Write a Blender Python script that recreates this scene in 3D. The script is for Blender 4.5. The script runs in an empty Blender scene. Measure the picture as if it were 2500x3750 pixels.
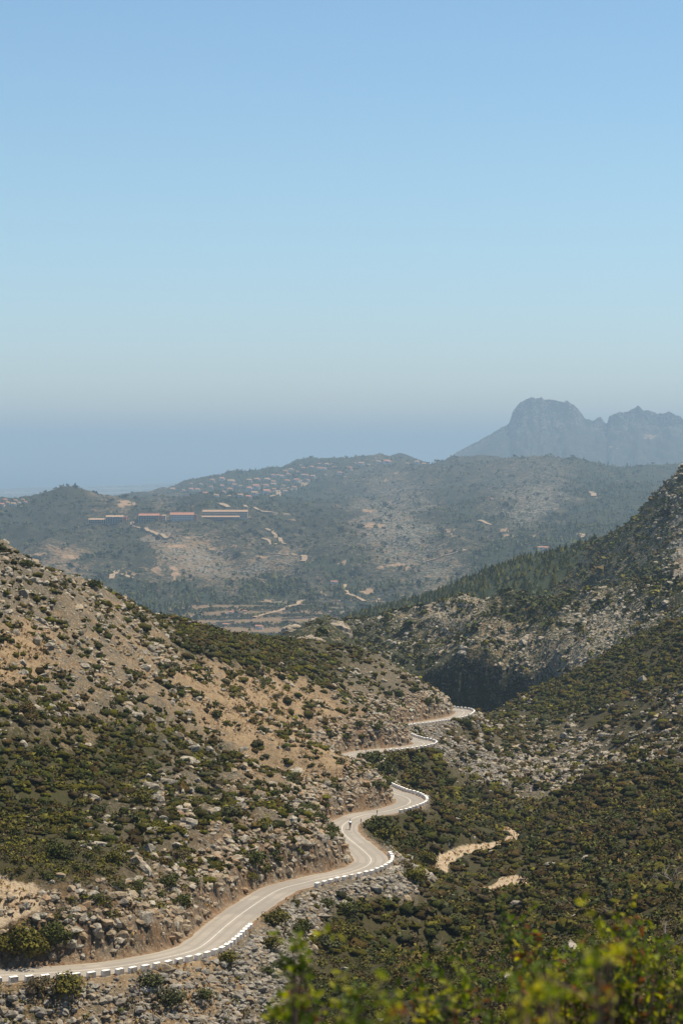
import bpy, math, random
import numpy as np
from mathutils import Matrix, Vector

S = bpy.context.scene
COL = S.collection
rng = np.random.default_rng(7)
random.seed(7)

# ------------------------------------------------------------------ camera, sky, sun, exposure
KF = 1.5                           # scale of the far land
CAMZ = 300.0 * KF                  # the camera's height above the sea
F, PX0, YH = 7292.0, 1250.0, 1640.0   # 70 mm lens; the photograph's horizon row
cam_d = bpy.data.cameras.new('camera')
cam = bpy.data.objects.new('camera', cam_d); COL.objects.link(cam)
cam.location = (0, 0, CAMZ); cam.rotation_euler = (math.pi / 2, 0, 0)
cam_d.sensor_fit = 'VERTICAL'; cam_d.sensor_height = 36.0; cam_d.sensor_width = 24.0
cam_d.lens = 70.0; cam_d.shift_y = (YH - 1875.0) / 3750.0
cam_d.clip_start = 0.5; cam_d.clip_end = 250000
cam_d.dof.use_dof = True; cam_d.dof.focus_distance = 330.0; cam_d.dof.aperture_fstop = 3.6
S.camera = cam
S.render.resolution_x, S.render.resolution_y = 682, 1024

SUN_DIR = Vector((0.40, 0.16, 0.90)).normalized()     # towards the sun
EL = math.asin(SUN_DIR.z); AZ = math.atan2(SUN_DIR.x, SUN_DIR.y)
W = bpy.data.worlds.new('World'); S.world = W; W.use_nodes = True
wn = W.node_tree.nodes; wl = W.node_tree.links
bg = wn['Background']
sky = wn.new('ShaderNodeTexSky'); sky.sky_type = 'NISHITA'; sky.sun_disc = False
sky.sun_elevation = EL; sky.sun_rotation = AZ
sky.altitude = 300; sky.air_density = 1.2; sky.dust_density = 0.0; sky.ozone_density = 7.0
tint = wn.new('ShaderNodeMix'); tint.data_type = 'RGBA'; tint.blend_type = 'MULTIPLY'; tint.inputs[0].default_value = 1.0
wl.new(sky.outputs[0], tint.inputs[6])
wtc = wn.new('ShaderNodeTexCoord'); wsx = wn.new('ShaderNodeSeparateXYZ'); wl.new(wtc.outputs['Generated'], wsx.inputs[0])   # tint by height worked into the sky colour, cooler towards the horizon
wmr = wn.new('ShaderNodeMapRange'); wmr.interpolation_type = 'SMOOTHSTEP'; wmr.inputs[1].default_value = 0.01; wmr.inputs[2].default_value = 0.15; wl.new(wsx.outputs[2], wmr.inputs[0])
wcm = wn.new('ShaderNodeMix'); wcm.data_type = 'RGBA'; wl.new(wmr.outputs[0], wcm.inputs[0])
wcm.inputs[6].default_value = (0.90, 0.92, 1.01, 1); wcm.inputs[7].default_value = (1.03, 1.04, 0.965, 1); wl.new(wcm.outputs[2], tint.inputs[7])
wl.new(tint.outputs[2], bg.inputs[0]); bg.inputs[1].default_value = 0.088
sun_d = bpy.data.lights.new('sun', 'SUN'); sun_d.energy = 5.0; sun_d.angle = math.radians(0.53)
sun_d.color = (1.0, 0.88, 0.69)
sun = bpy.data.objects.new('sun', sun_d); COL.objects.link(sun)
sun.rotation_euler = SUN_DIR.to_track_quat('Z', 'Y').to_euler(); sun.location = (60, 40, CAMZ + 200)
S.view_settings.view_transform = 'Standard'; S.view_settings.look = 'None'
S.view_settings.exposure = 0.6; S.view_settings.gamma = 1.0; S.view_settings.use_curve_mapping = False
S.cycles.max_bounces = 6; S.cycles.volume_bounces = 1; S.cycles.diffuse_bounces = 2
S.cycles.transparent_max_bounces = 6
HAZE_DENSITY = 0.86e-4
HAZE_COLOR = (0.43, 0.59, 0.745)

# ------------------------------------------------------------------ helpers
def tag(o, label=None, cat=None, group=None, kind=None):
    if label: o['label'] = label
    if cat: o['category'] = cat
    if group: o['group'] = group
    if kind: o['kind'] = kind
    return o

def mesh_np(name, V, faces, mats=(), attrs=None, smooth=False, matidx=None):
    """faces: list of int arrays (n,k)"""
    me = bpy.data.meshes.new(name)
    V = np.asarray(V, dtype=np.float32).reshape(-1, 3)
    me.vertices.add(len(V)); me.vertices.foreach_set('co', V.ravel())
    if not isinstance(faces, (list, tuple)): faces = [faces]
    faces = [np.asarray(f, dtype=np.int32) for f in faces if len(f)]
    tot = np.concatenate([np.full(len(f), f.shape[1], np.int32) for f in faces])
    idx = np.concatenate([f.ravel() for f in faces])
    me.loops.add(len(idx)); me.loops.foreach_set('vertex_index', idx)
    me.polygons.add(len(tot))
    st = np.zeros(len(tot), np.int32); st[1:] = np.cumsum(tot)[:-1]
    me.polygons.foreach_set('loop_start', st); me.polygons.foreach_set('loop_total', tot)
    if matidx is not None: me.polygons.foreach_set('material_index', np.asarray(matidx, np.int32))
    me.polygons.foreach_set('use_smooth', np.full(len(tot), smooth, bool))
    for m in mats: me.materials.append(m)
    for k, a in (attrs or {}).items():
        a = np.asarray(a, np.float32)
        if a.ndim == 1:
            at = me.attributes.new(k, 'FLOAT', 'POINT'); at.data.foreach_set('value', a)
        else:
            at = me.attributes.new(k, 'FLOAT_COLOR', 'POINT')
            if a.shape[1] == 3: a = np.concatenate([a, np.ones((len(a), 1), np.float32)], 1)
            at.data.foreach_set('color', a.ravel())
    me.update(calc_edges=True); me.validate()
    return me

def link(name, me, parent=None, loc=None):
    o = bpy.data.objects.new(name, me); COL.objects.link(o)
    if parent is not None: o.parent = parent
    if loc is not None: o.location = loc
    return o

def empty(name, loc, rz=0.0):
    o = bpy.data.objects.new(name, None); COL.objects.link(o)
    o.location = loc; o.rotation_euler = (0, 0, rz); o.empty_display_size = 0.3
    return o

class MB:
    """collects boxes, tubes and prisms into one mesh"""
    def __init__(s): s.V = []; s.Fc = []; s.M = []
    def add(s, V, Fc, m=0):
        b = len(s.V); s.V += [tuple(v) for v in V]
        for f in Fc: s.Fc.append([b + i for i in f]); s.M.append(m)
    def box(s, c, d, rz=0.0, m=0, top=1.0):
        x, y, z = d[0] / 2, d[1] / 2, d[2] / 2
        ca, sa = math.cos(rz), math.sin(rz); V = []
        for sz in (-1, 1):
            k = top if sz > 0 else 1.0
            for sx, sy in ((-1, -1), (1, -1), (1, 1), (-1, 1)):
                a, b = sx * x * k, sy * y * k
                V.append((c[0] + a * ca - b * sa, c[1] + a * sa + b * ca, c[2] + sz * z))
        s.add(V, [(3, 2, 1, 0), (4, 5, 6, 7), (0, 1, 5, 4), (1, 2, 6, 5), (2, 3, 7, 6), (3, 0, 4, 7)], m)
    def tube(s, pts, rad, n=6, m=0, cap=True):
        pts = [Vector(p) for p in pts]
        if not hasattr(rad, '__len__'): rad = [rad] * len(pts)
        V = []; Fc = []
        for i, p in enumerate(pts):
            t = (pts[min(i + 1, len(pts) - 1)] - pts[max(i - 1, 0)]).normalized()
            a = t.orthogonal().normalized() if abs(t.z) > 0.95 else t.cross(Vector((0, 0, 1))).normalized()
            b = t.cross(a)
            for k in range(n):
                an = 2 * math.pi * k / n
                V.append(p + (a * math.cos(an) + b * math.sin(an)) * rad[i])
        for i in range(len(pts) - 1):
            for k in range(n):
                k2 = (k + 1) % n
                Fc.append((i * n + k, i * n + k2, (i + 1) * n + k2, (i + 1) * n + k))
        if cap:
            Fc.append(tuple(range(n - 1, -1, -1))); Fc.append(tuple((len(pts) - 1) * n + k for k in range(n)))
        s.add(V, Fc, m)
    def ring(s, c, R, r, axis='x', n=18, k=5, m=0):
        pts = []
        V = []; Fc = []
        for i in range(n):
            a = 2 * math.pi * i / n
            for j in range(k):
                b = 2 * math.pi * j / k
                rr = R + r * math.cos(b); w = r * math.sin(b)
                if axis == 'x': V.append((c[0] + w, c[1] + rr * math.cos(a), c[2] + rr * math.sin(a)))
                else: V.append((c[0] + rr * math.cos(a), c[1] + w, c[2] + rr * math.sin(a)))
        for i in range(n):
            for j in range(k):
                i2, j2 = (i + 1) % n, (j + 1) % k
                Fc.append((i * k + j, i2 * k + j, i2 * k + j2, i * k + j2))
        s.add(V, Fc, m)
    def mesh(s, name, mats, smooth=False):
        me = bpy.data.meshes.new(name); me.from_pydata(s.V, [], s.Fc)
        for m in (mats if isinstance(mats, (list, tuple)) else [mats]): me.materials.append(m)
        me.polygons.foreach_set('material_index', np.array(s.M, np.int32))
        me.polygons.foreach_set('use_smooth', np.full(len(s.Fc), smooth, bool)); me.update()
        return me
    def build(s, name, mats, parent=None, loc=None, smooth=False):
        return link(name, s.mesh(name, mats, smooth), parent, loc)

# --- noise
_perm = np.random.default_rng(3).permutation(256); _perm = np.concatenate([_perm, _perm, _perm])
_ang = np.random.default_rng(4).random(256) * 2 * np.pi
_gx, _gy = np.cos(_ang), np.sin(_ang)
def perlin(x, y):
    xi = np.floor(x).astype(np.int64); yi = np.floor(y).astype(np.int64)
    xf = x - xi; yf = y - yi; xi &= 255; yi &= 255
    u = xf * xf * xf * (xf * (xf * 6 - 15) + 10); v = yf * yf * yf * (yf * (yf * 6 - 15) + 10)
    def g(a, b, dx, dy):
        h = _perm[_perm[a] + b]; return _gx[h] * dx + _gy[h] * dy
    x1 = (xi + 1) & 255; y1 = (yi + 1) & 255
    n0 = g(xi, yi, xf, yf) * (1 - u) + g(x1, yi, xf - 1, yf) * u
    n1 = g(xi, y1, xf, yf - 1) * (1 - u) + g(x1, y1, xf - 1, yf - 1) * u
    return (n0 * (1 - v) + n1 * v) * 1.4
def fbm(x, y, o=4, gain=0.5):
    a = 1.0; s = 0; f = 1.0; n = 0
    for k in range(o):
        s = s + a * perlin(x * f + 17.3 * k, y * f - 9.1 * k); n += a; a *= gain; f *= 2.03
    return s / n
def ridged(x, y, o=4, gain=0.5):
    a = 1.0; s = 0; f = 1.0; n = 0
    for k in range(o):
        s = s + a * (1 - np.abs(perlin(x * f + 5.3 * k, y * f + 3.1 * k)) * 2); n += a; a *= gain; f *= 2.03
    return s / n
def smooth01(x, a, b):
    t = np.clip((x - a) / (b - a), 0, 1); return t * t * (3 - 2 * t)

def at(px, py, d):
    """point at depth d (metres ahead of the camera) seen at a pixel of the photograph; heights relative to the camera"""
    return ((px - PX0) / F * d, d, -(py - YH) / F * d)

class MQ:
    """smooth heightfield through scattered control points"""
    def __init__(s, P, c, sx=1.0, sy=1.0, smoothing=0.0):
        P = np.array(P, float); s.c = c; s.sc = np.array([sx, sy]); s.xy = P[:, :2] * s.sc
        n = len(P)
        D = np.sqrt(((s.xy[:, None] - s.xy[None]) ** 2).sum(-1) + c * c)
        A = np.zeros((n + 3, n + 3)); A[:n, :n] = -D + np.eye(n) * smoothing
        A[:n, n] = 1; A[:n, n + 1:] = s.xy; A[n, :n] = 1; A[n + 1:, :n] = s.xy.T
        s.w = np.linalg.lstsq(A, np.concatenate([P[:, 2], np.zeros(3)]), rcond=None)[0]; s.n = n
    def __call__(s, x, y):
        sh = x.shape; q = np.stack([x.ravel(), y.ravel()], 1) * s.sc; out = np.empty(len(q))
        for i in range(0, len(q), 20000):
            b = q[i:i + 20000]
            D = np.sqrt((b[:, None, 0] - s.xy[None, :, 0]) ** 2 + (b[:, None, 1] - s.xy[None, :, 1]) ** 2 + s.c ** 2)
            out[i:i + 20000] = -D @ s.w[:s.n] + s.w[s.n] + b @ s.w[s.n + 1:]
        return out.reshape(sh)

class Sheet:
    """terrain sheet on a grid that fans out from the view point: columns of equal bearing, rows of equal distance"""
    def __init__(s, us, ds): s.us, s.ds = us, ds; s.U, s.D = np.meshgrid(us, ds); s.X, s.Y = s.U * s.D, s.D
    def px(s): return s.U * F + PX0
    def py(s): return YH - s.Z / s.D * F
    def z_at(s, x, y):
        d = np.asarray(y, float); u = np.asarray(x, float) / d
        j = np.clip(np.searchsorted(s.us, u) - 1, 0, len(s.us) - 2); i = np.clip(np.searchsorted(s.ds, d) - 1, 0, len(s.ds) - 2)
        a = np.clip((u - s.us[j]) / (s.us[j + 1] - s.us[j]), 0, 1); b = np.clip((d - s.ds[i]) / (s.ds[i + 1] - s.ds[i]), 0, 1)
        Z = s.Z
        return (Z[i, j] * (1 - a) + Z[i, j + 1] * a) * (1 - b) + (Z[i + 1, j] * (1 - a) + Z[i + 1, j + 1] * a) * b
    def hit(s, px, py):
        """first point of the sheet seen at a pixel"""
        u = (px - PX0) / F; t = -(py - YH) / F
        z = s.z_at(u * s.ds, s.ds); k = np.where((z / s.ds >= t) & (s.ds > 60))[0]
        if not len(k): return None
        i = k[0]
        if i == 0: return None
        a0, a1 = z[i - 1] / s.ds[i - 1] - t, z[i] / s.ds[i] - t
        f = -a0 / (a1 - a0) if a1 != a0 else 0.0
        d = s.ds[i - 1] + (s.ds[i] - s.ds[i - 1]) * float(np.clip(f, 0, 1))
        return Vector((u * d, d, float(s.z_at(u * d, d))))
    def visible(s, margin):
        """True where no nearer row of the same column stands more than margin (tangent) above"""
        T = s.Z / s.D; M = np.maximum.accumulate(T, 0); return T >= M - margin
    def faces(s):
        n, m = s.X.shape; i = np.arange(n * m).reshape(n, m)
        return np.stack([i[:-1, :-1], i[:-1, 1:], i[1:, 1:], i[1:, :-1]], -1).reshape(-1, 4)
    def build(s, name, mat, attrs=None, smooth=True):
        V = np.stack([s.X, s.Y, s.Z + CAMZ], -1).reshape(-1, 3)
        return tag(link(name, mesh_np(name, V, s.faces(), [mat], {k: a.ravel() for k, a in (attrs or {}).items()}, smooth)), kind='structure')

# --- materials
def new_mat(name):
    m = bpy.data.materials.new(name); m.use_nodes = True
    b = m.node_tree.nodes['Principled BSDF']; b.inputs['Specular IOR Level'].default_value = 0.2
    b.inputs['Roughness'].default_value = 0.9
    return m, m.node_tree.nodes, m.node_tree.links, b
class N:
    """short hand for a node tree"""
    def __init__(s, m): s.n, s.l = m.node_tree.nodes, m.node_tree.links; s.pos = s.n.new('ShaderNodeNewGeometry').outputs['Position']
    def put(s, sock, v):
        if hasattr(v, 'is_output'): s.l.new(v, sock)
        else: sock.default_value = v
    def noise(s, scale, detail=4, rough=0.6, vec=None, stretch=None):
        t = s.n.new('ShaderNodeTexNoise'); t.inputs['Scale'].default_value = scale; t.inputs['Detail'].default_value = detail; t.inputs['Roughness'].default_value = rough
        v = vec if vec is not None else s.pos
        if stretch:
            mp = s.n.new('ShaderNodeMapping'); mp.inputs['Scale'].default_value = stretch; s.l.new(v, mp.inputs[0]); v = mp.outputs[0]
        s.l.new(v, t.inputs['Vector']); return t.outputs[0]
    def vor(s, scale, feature='F1', out=0):
        t = s.n.new('ShaderNodeTexVoronoi'); t.feature = feature; t.inputs['Scale'].default_value = scale; s.l.new(s.pos, t.inputs['Vector']); return t.outputs[out]
    def attr(s, name, out='Fac'):
        t = s.n.new('ShaderNodeAttribute'); t.attribute_name = name; return t.outputs[out]
    def math(s, op, a, b=0.0, clamp=False):
        t = s.n.new('ShaderNodeMath'); t.operation = op; t.use_clamp = clamp; s.put(t.inputs[0], a); s.put(t.inputs[1], b); return t.outputs[0]
    def ramp(s, v, a, b, c0=0.0, c1=1.0):
        t = s.n.new('ShaderNodeMapRange'); t.interpolation_type = 'SMOOTHSTEP'; s.put(t.inputs[0], v)
        for i, x in enumerate((a, b, c0, c1)): s.put(t.inputs[i + 1], x)
        return t.outputs[0]
    def mix(s, f, a, b, mode='MIX'):
        t = s.n.new('ShaderNodeMix'); t.data_type = 'RGBA'; t.blend_type = mode
        s.put(t.inputs[0], f)
        for i, v in ((6, a), (7, b)):
            if isinstance(v, tuple) and len(v) == 3: v = (*v, 1)
            s.put(t.inputs[i], v)
        return t.outputs[2]
    def bump(s, h, dist, strength=1.0):
        t = s.n.new('ShaderNodeBump'); t.inputs['Distance'].default_value = dist; t.inputs['Strength'].default_value = strength; s.l.new(h, t.inputs['Height']); return t.outputs[0]
def flat(name, c, rough=0.85, var=0.12, scale=2.0):
    m, n, l, b = new_mat(name); q = N(m)
    v = q.noise(scale, 3); f = q.ramp(v, 0.3, 0.7)
    l.new(q.mix(f, tuple(x * (1 - var) for x in c), tuple(min(1, x * (1 + var)) for x in c)), b.inputs['Base Color'])
    b.inputs['Roughness'].default_value = rough
    return m

# ------------------------------------------------------------------ the road's course (centre line: pixel of the photograph, depth from a steady fall)
ROADPX = [(-160,3580),(0,3572),(319,3552),(518,3525),(686,3488),(749,3458),(837,3383),(917,3323),(1020,3259),(1116,3232),(1180,3216),(1256,3201),(1314,3184),(1344,3170.5),(1358,3155),(1356,3142),(1344,3128),(1323.5,3109),(1295,3086),(1272,3067),(1256.5,3050),(1252,3034.6),(1256.5,3021),(1275.7,3007),(1304,2992.5),(1342,2982),(1380,2977),(1430,2967),(1463,2957),(1488,2948),(1501,2938),(1501,2930),(1493,2923),(1473,2914),(1435,2903.5),(1390,2885),(1320,2850),(1275,2812),(1258,2790),(1263,2776),(1288,2763),(1334,2753),(1391,2747.5),(1437,2744),(1506,2736),(1537,2730),(1552,2724),(1544,2717),(1506,2709),(1465,2695),(1440,2680),(1440,2667),(1464,2657),(1525,2650),(1583,2642),(1640,2633),(1678,2623),(1697.5,2610),(1690,2602),(1659,2598),(1600,2592),(1540,2588)]
def solve_road():
    out = []; prev = None
    for i, (x, y) in enumerate(ROADPX):
        u, t = (x - PX0) / F, (y - YH) / F
        s = 0.072 if i < 22 else 0.060
        if prev is None: d = 194.0
        else:
            ds = np.linspace(prev[1] * .95, prev[1] * 1.2, 8001)
            f = t * ds - (-prev[2] + s * np.hypot(u * ds - prev[0], ds - prev[1]))
            k = np.where(np.diff(np.sign(f)) != 0)[0]
            k = k[np.argmin(np.abs(ds[k] - prev[1]))] if len(k) and i > 1 else (k[-1] if len(k) else np.argmin(np.abs(f)))
            d = ds[k]
        prev = (u * d, d, -t * d); out.append(prev)
    return np.array(out)
RC = solve_road()
def catmull(P, step):
    P = np.vstack([2 * P[0] - P[1], P, 2 * P[-1] - P[-2]]); out = []
    for i in range(1, len(P) - 2):
        n = max(2, int(np.linalg.norm(P[i + 1] - P[i]) / step * 3)); t = np.linspace(0, 1, n, endpoint=False)[:, None]
        out.append(0.5 * ((2 * P[i]) + (-P[i - 1] + P[i + 1]) * t + (2 * P[i - 1] - 5 * P[i] + 4 * P[i + 1] - P[i + 2]) * t ** 2 + (-P[i - 1] + 3 * P[i] - 3 * P[i + 1] + P[i + 2]) * t ** 3))
    out = np.vstack(out + [P[-2][None]])
    s = np.concatenate([[0], np.cumsum(np.linalg.norm(np.diff(out[:, :2], axis=0), axis=1))])
    q = np.arange(0, s[-1], step)
    return np.stack([np.interp(q, s, out[:, k]) for k in range(out.shape[1])], 1)
ROAD = catmull(RC, 0.8)
for _ in range(3):
    ROAD[1:-1] = (ROAD[:-2] + 2 * ROAD[1:-1] + ROAD[2:]) / 4
for _ in range(60):
    ROAD[1:-1, 2] = (ROAD[:-2, 2] + 2 * ROAD[1:-1, 2] + ROAD[2:, 2]) / 4
TAN = np.gradient(ROAD[:, :2], axis=0); TAN /= np.linalg.norm(TAN, axis=1)[:, None]
LEFT = np.stack([-TAN[:, 1], TAN[:, 0]], 1)
HALF = 2.55
def road_dist(x, y):
    """distance to the centre line, side (+1 left, uphill), height of the road there"""
    sh = x.shape; x, y = x.ravel(), y.ravel()
    D = np.full(len(x), 1e3); Sd = np.ones(len(x)); Z = np.full(len(x), -70.0)
    near = np.where((y > 150) & (y < 680) & (np.abs(x) < 75))[0]
    for i in range(0, len(near), 8000):
        k = near[i:i + 8000]
        dx = x[k][:, None] - ROAD[None, :, 0]; dy = y[k][:, None] - ROAD[None, :, 1]
        q = dx * dx + dy * dy; j = q.argmin(1); r = np.arange(len(k))
        D[k] = np.sqrt(q[r, j]); Z[k] = ROAD[j, 2]
        Sd[k] = np.where(dx[r, j] * LEFT[j, 0] + dy[r, j] * LEFT[j, 1] > 0, 1, -1)
    return D.reshape(sh), Sd.reshape(sh), Z.reshape(sh)

# ------------------------------------------------------------------ near hillside and valley
cp = [(0,0,-1.75),(-30,0,-4),(30,0,0),(0,10,-4.4),(0,30,-12),(0,80,-30),(-20,30,-13),(25,30,-10),(-35,80,-33),(30,80,-25.5),(-30,130,-47),(0,100,-36),(0,140,-47),(24,140,-38.5),(60,120,-27),(-60,130,-44),
      (-22,168,-54),(-40,165,-53.5),(-5,172,-54.5)]
# (px, py, depth) seen points
cp += [at(*p) for p in [
 (0,1985,390),(-250,1900,380),(345,2150,440),(200,2090,412),(520,2235,468),(700,2290,500),(850,2334,525),(1000,2352,550),(1180,2368,575),(1340,2385,592),
 (0,2570,290),(-250,2500,290),(400,2643,320),(700,2661,352),(1000,2634,405),(1200,2598,478),(700,2480,420),(350,2400,360),(0,2250,340),
 (1000,2880,350),(700,2950,290),(400,3000,260),(0,3050,240),(200,2800,275),
 (1200,3036,318),(1400,2560,560),
 (1620,2560,610),(1580,2530,606),(1500,2480,600),(1420,2430,597),
 (1505,3383,270),(1030,3600,211),(1050,3650,205),(1400,3440,262),(1620,3200,330),(1800,3055,398),(2000,2830,560),(1790,2640,765),
 (1400,3600,200),(1800,3600,180),(2300,3600,160),(2500,3300,235),(2500,3000,345),(2300,3000,362),(2500,2700,480),(2300,3300,250),(2000,3300,275),(2100,3050,370),
 (2300,2600,600),(2300,2500,660),(2500,2500,600),(2500,2400,660),(2100,2700,600),(2300,2800,455),
 (1800,2612,775),(1967,2508,765),(2167,2452,755),(2326,2349,745),(2500,2261,725),(2800,2150,700),(2800,2500,560),(2800,3000,320),(2750,3500,170)]]
# behind the crests the ground falls away
for p in [(0,1985,390),(345,2150,440),(700,2290,500),(1000,2335,550),(1340,2385,592),(1500,2480,600),(-250,1900,380)]:
    x, y, z = at(*p); cp.append((x * 1.08 - 10, y + 45, z - 10)); cp.append((x * 1.2 - 10, y + 110, z - 42))
for p in [(1800,2612,775),(1967,2508,765),(2167,2452,755),(2326,2349,745),(2500,2261,725)]:
    x, y, z = at(*p); cp.append((x * 1.1, y + 55, z - 22))
for i in range(6, len(ROAD) - 4, 13):
    cp.append(tuple(ROAD[i]))
    for off, dz in ((7.0, 5.2), (-13.0, -7.0 if ROAD[i, 1] > 240 else -5.0)):
        q = ROAD[i, :2] + LEFT[i] * off
        if np.min(np.hypot(ROAD[:, 0] - q[0], ROAD[:, 1] - q[1])) > abs(off) - 2.0: cp.append((q[0], q[1], ROAD[i, 2] + dz * (0.8 + 0.4 * rng.random())))
base = MQ(cp, 9.0, smoothing=0.4)
A = Sheet(np.concatenate([np.linspace(-.75, -.232, 22), np.linspace(-0.225, 0.225, 400), np.linspace(.232, .75, 22)]), np.concatenate([np.linspace(0.5, 120, 40), np.linspace(122, 185, 48), np.arange(185.8, 640, 0.92), np.linspace(642, 860, 70)]))
A.Z = base(A.X, A.Y)
RD, RS, RZ = road_dist(A.X, A.Y)

# what grows where: (px, py, rock, bare soil, scrub)
INF = [(60,2080,1,.1,.15),(200,2180,1,.15,.15),(300,2250,.95,.35,.15),(100,2420,.6,.8,.12),(300,2420,.95,.35,.2),(500,2400,.95,.4,.15),(800,2325,.2,.2,.9),(1000,2370,.1,.2,.9),(1200,2400,.5,.2,.6),
 (1000,2550,.55,.9,.2),(1150,2650,.55,.9,.22),(900,2650,.5,.85,.1),(700,2500,.75,.6,.1),(1400,2500,.8,.2,.4),(1550,2550,.95,.2,.3),(300,2560,.85,.3,.35),
 (100,2580,.6,.2,.5),(500,2620,.75,.3,.45),(300,2700,.5,.5,.5),(80,2860,.25,.1,.9),(270,2830,.25,.1,.9),(480,2740,.3,.1,.8),(600,2900,.85,.2,.4),(800,2770,.6,.2,.5),
 (950,2800,.7,.5,.3),(1200,2790,.5,.8,.15),(1300,2690,.6,.5,.4),(400,3000,.75,.2,.5),(150,3010,.15,.1,.95),(100,3160,.15,.1,.95),(700,3050,.8,.2,.5),(900,3050,.8,.2,.45),
 (500,3200,.7,.2,.6),(300,3280,.35,.1,.85),(1100,2980,.8,.3,.4),(1200,3080,.95,.2,.2),(300,3350,.9,.3,.3),(100,3450,.1,.1,1),(700,3280,.8,.3,.4),(20,3260,.2,.9,.1),
 (900,3400,1,.4,0),(1000,3320,1,.2,0),(400,3700,.9,.5,.3),(100,3660,.8,.5,.5),(1150,3280,1,.2,0),(1350,3250,1,.3,.1),(1450,3320,.9,.3,.2),(1000,3560,1,.2,0),(700,3600,.95,.6,.1),
 (1500,2665,1,.2,0),(1600,2690,1,.2,.1),(1620,2800,.8,.2,.35),(1800,2850,.85,.2,.3),(2000,2840,.9,.2,.2),(1480,2980,.95,.5,.1),(1330,2900,.6,.5,.4),(1430,2800,.7,.2,.5),
 (1480,3080,.05,.1,1),(1700,2960,.1,.1,1),(1900,3000,.05,.1,.97),(2100,3100,.1,.1,.95),(2300,3200,.05,.05,1),(1700,3350,.05,.05,1),(1320,3480,.05,.1,1),(1200,3650,.05,.1,1),
 (1700,3600,.0,.1,1),(2400,3500,.0,.05,1),(2400,2900,.15,.1,.9),(2200,2930,.1,.1,.95),(2100,2720,.85,.2,.45),(2260,2760,.7,.2,.5),(2420,2740,.75,.2,.5),(2300,2600,.5,.15,.65),(2450,2600,.6,.2,.55),(2100,2580,.2,.2,.85),
 (2450,2400,.12,.1,.9),(1900,2700,.55,.2,.6),(2200,2500,.2,.15,.85),(1500,2780,.25,.1,.85),(1660,2720,.5,.2,.6),(1560,2860,.3,.1,.85),(2100,3140,.35,.2,.8),(1300,3280,1,.2,.1)]
INF = np.array(INF, float)
def cover(px, py, x, y):
    n1 = fbm(x / 14, y / 22, 3); n2 = fbm(x / 14 + 40, y / 22 + 7, 3)
    qx = px + n1 * 60; qy = (py + n2 * 60) * 1.5
    w = 1 / ((qx[..., None] - INF[:, 0]) ** 2 + (qy[..., None] - INF[:, 1] * 1.5) ** 2 + 40 ** 2) ** 1.6
    w /= w.sum(-1, keepdims=True)
    return w @ INF[:, 2], w @ INF[:, 3], w @ INF[:, 4]
rock = np.empty_like(A.X); soil = np.empty_like(A.X); scrub = np.empty_like(A.X)
pxA, pyA = A.px(), A.py()
for i in range(0, A.X.shape[0], 30):
    rock[i:i+30], soil[i:i+30], scrub[i:i+30] = cover(pxA[i:i+30], np.clip(pyA[i:i+30], 1900, 3800), A.X[i:i+30], A.Y[i:i+30])
# relief: ledges and hummocks where it is rocky, then the cutting and the bank of the road
far_from_road = smooth01(RD, 3.0, 9.0)
rel = fbm(A.X / 9, A.Y / 9, 4) * 1.1 + fbm(A.X / 30, A.Y / 30, 3) * 2.2
ledge = ridged(A.X / 5 + 0.35 * A.Y / 5, A.Y / 4, 4) - 0.45
on = smooth01(A.D, 90, 200)
A.Z = A.Z + on * far_from_road * (rel + ledge * rock * 1.2)
jag = ridged(A.X / 2.6 + A.Y / 9, A.Y / 3.1, 4, 0.62) * 1.9 + fbm(A.X / 1.1, A.Y / 1.1, 3) * 0.8
left = RS > 0
hi = RZ + np.maximum(RD - 3.15, 0) * (2.3 + 0.9 * fbm(A.X / 12, A.Y / 12, 2)) + np.clip(RD - 3.4, 0, 1.2) * (jag - 0.4)
lo = RZ - np.maximum(RD - 3.75, 0) * 0.68 + np.clip(RD - 4.0, 0, 1.0) * (jag - 0.8) * 0.5
A.Z = np.clip(A.Z, lo, np.maximum(hi, lo + 0.01))
flatz = smooth01(RD, 3.25, 2.9); A.Z = np.where(RD < 3.25, A.Z * (1 - flatz) + (RZ - 0.06) * flatz, A.Z)
verge = smooth01(RD, 4.3, 2.5)
cutface = smooth01(RD, 14, 5) * (RS > 0) * (RD > 3.1)
# dirt tracks: trodden smooth and bare
def px_path(pts, step=1.0):
    P = np.array([tuple(A.hit(*p)) for p in pts if A.hit(*p) is not None]); return catmull(P, step)
TRACKS = [([(-120,3372),(-40,3345),(25,3322),(85,3298),(70,3272),(10,3252),(-70,3232)], 1.9),
          ([(1600,3195),(1622,3150),(1665,3128),(1740,3105),(1800,3092),(1862,3082),(1880,3062),(1855,3040),(1838,3028)], .75),
          ([(1740,3268),(1800,3258),(1850,3240),(1888,3215)], 1.7)]
TRK = [(px_path(p), w) for p, w in TRACKS]
dirt = np.zeros_like(A.X)
for P, w in TRK:
    for i in range(0, A.X.shape[0], 40):
        sl = slice(i, i + 40)
        if A.ds[min(i + 39, len(A.ds) - 1)] < P[:, 1].min() - 15 or A.ds[i] > P[:, 1].max() + 15: continue
        q = (A.X[sl][..., None] - P[:, 0]) ** 2 + (A.Y[sl][..., None] - P[:, 1]) ** 2; j = q.argmin(-1); dd = np.sqrt(q.min(-1))
        k = smooth01(dd + fbm(A.X[sl] / 3, A.Y[sl] / 3, 2) * 0.8, w + 1.2, w)
        zz = P[j, 2] - 0.1 + fbm(A.X[sl] / 2, A.Y[sl] / 2, 2) * 0.1
        A.Z[sl] = A.Z[sl] * (1 - k) + zz * k; dirt[sl] = np.maximum(dirt[sl], k)

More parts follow.
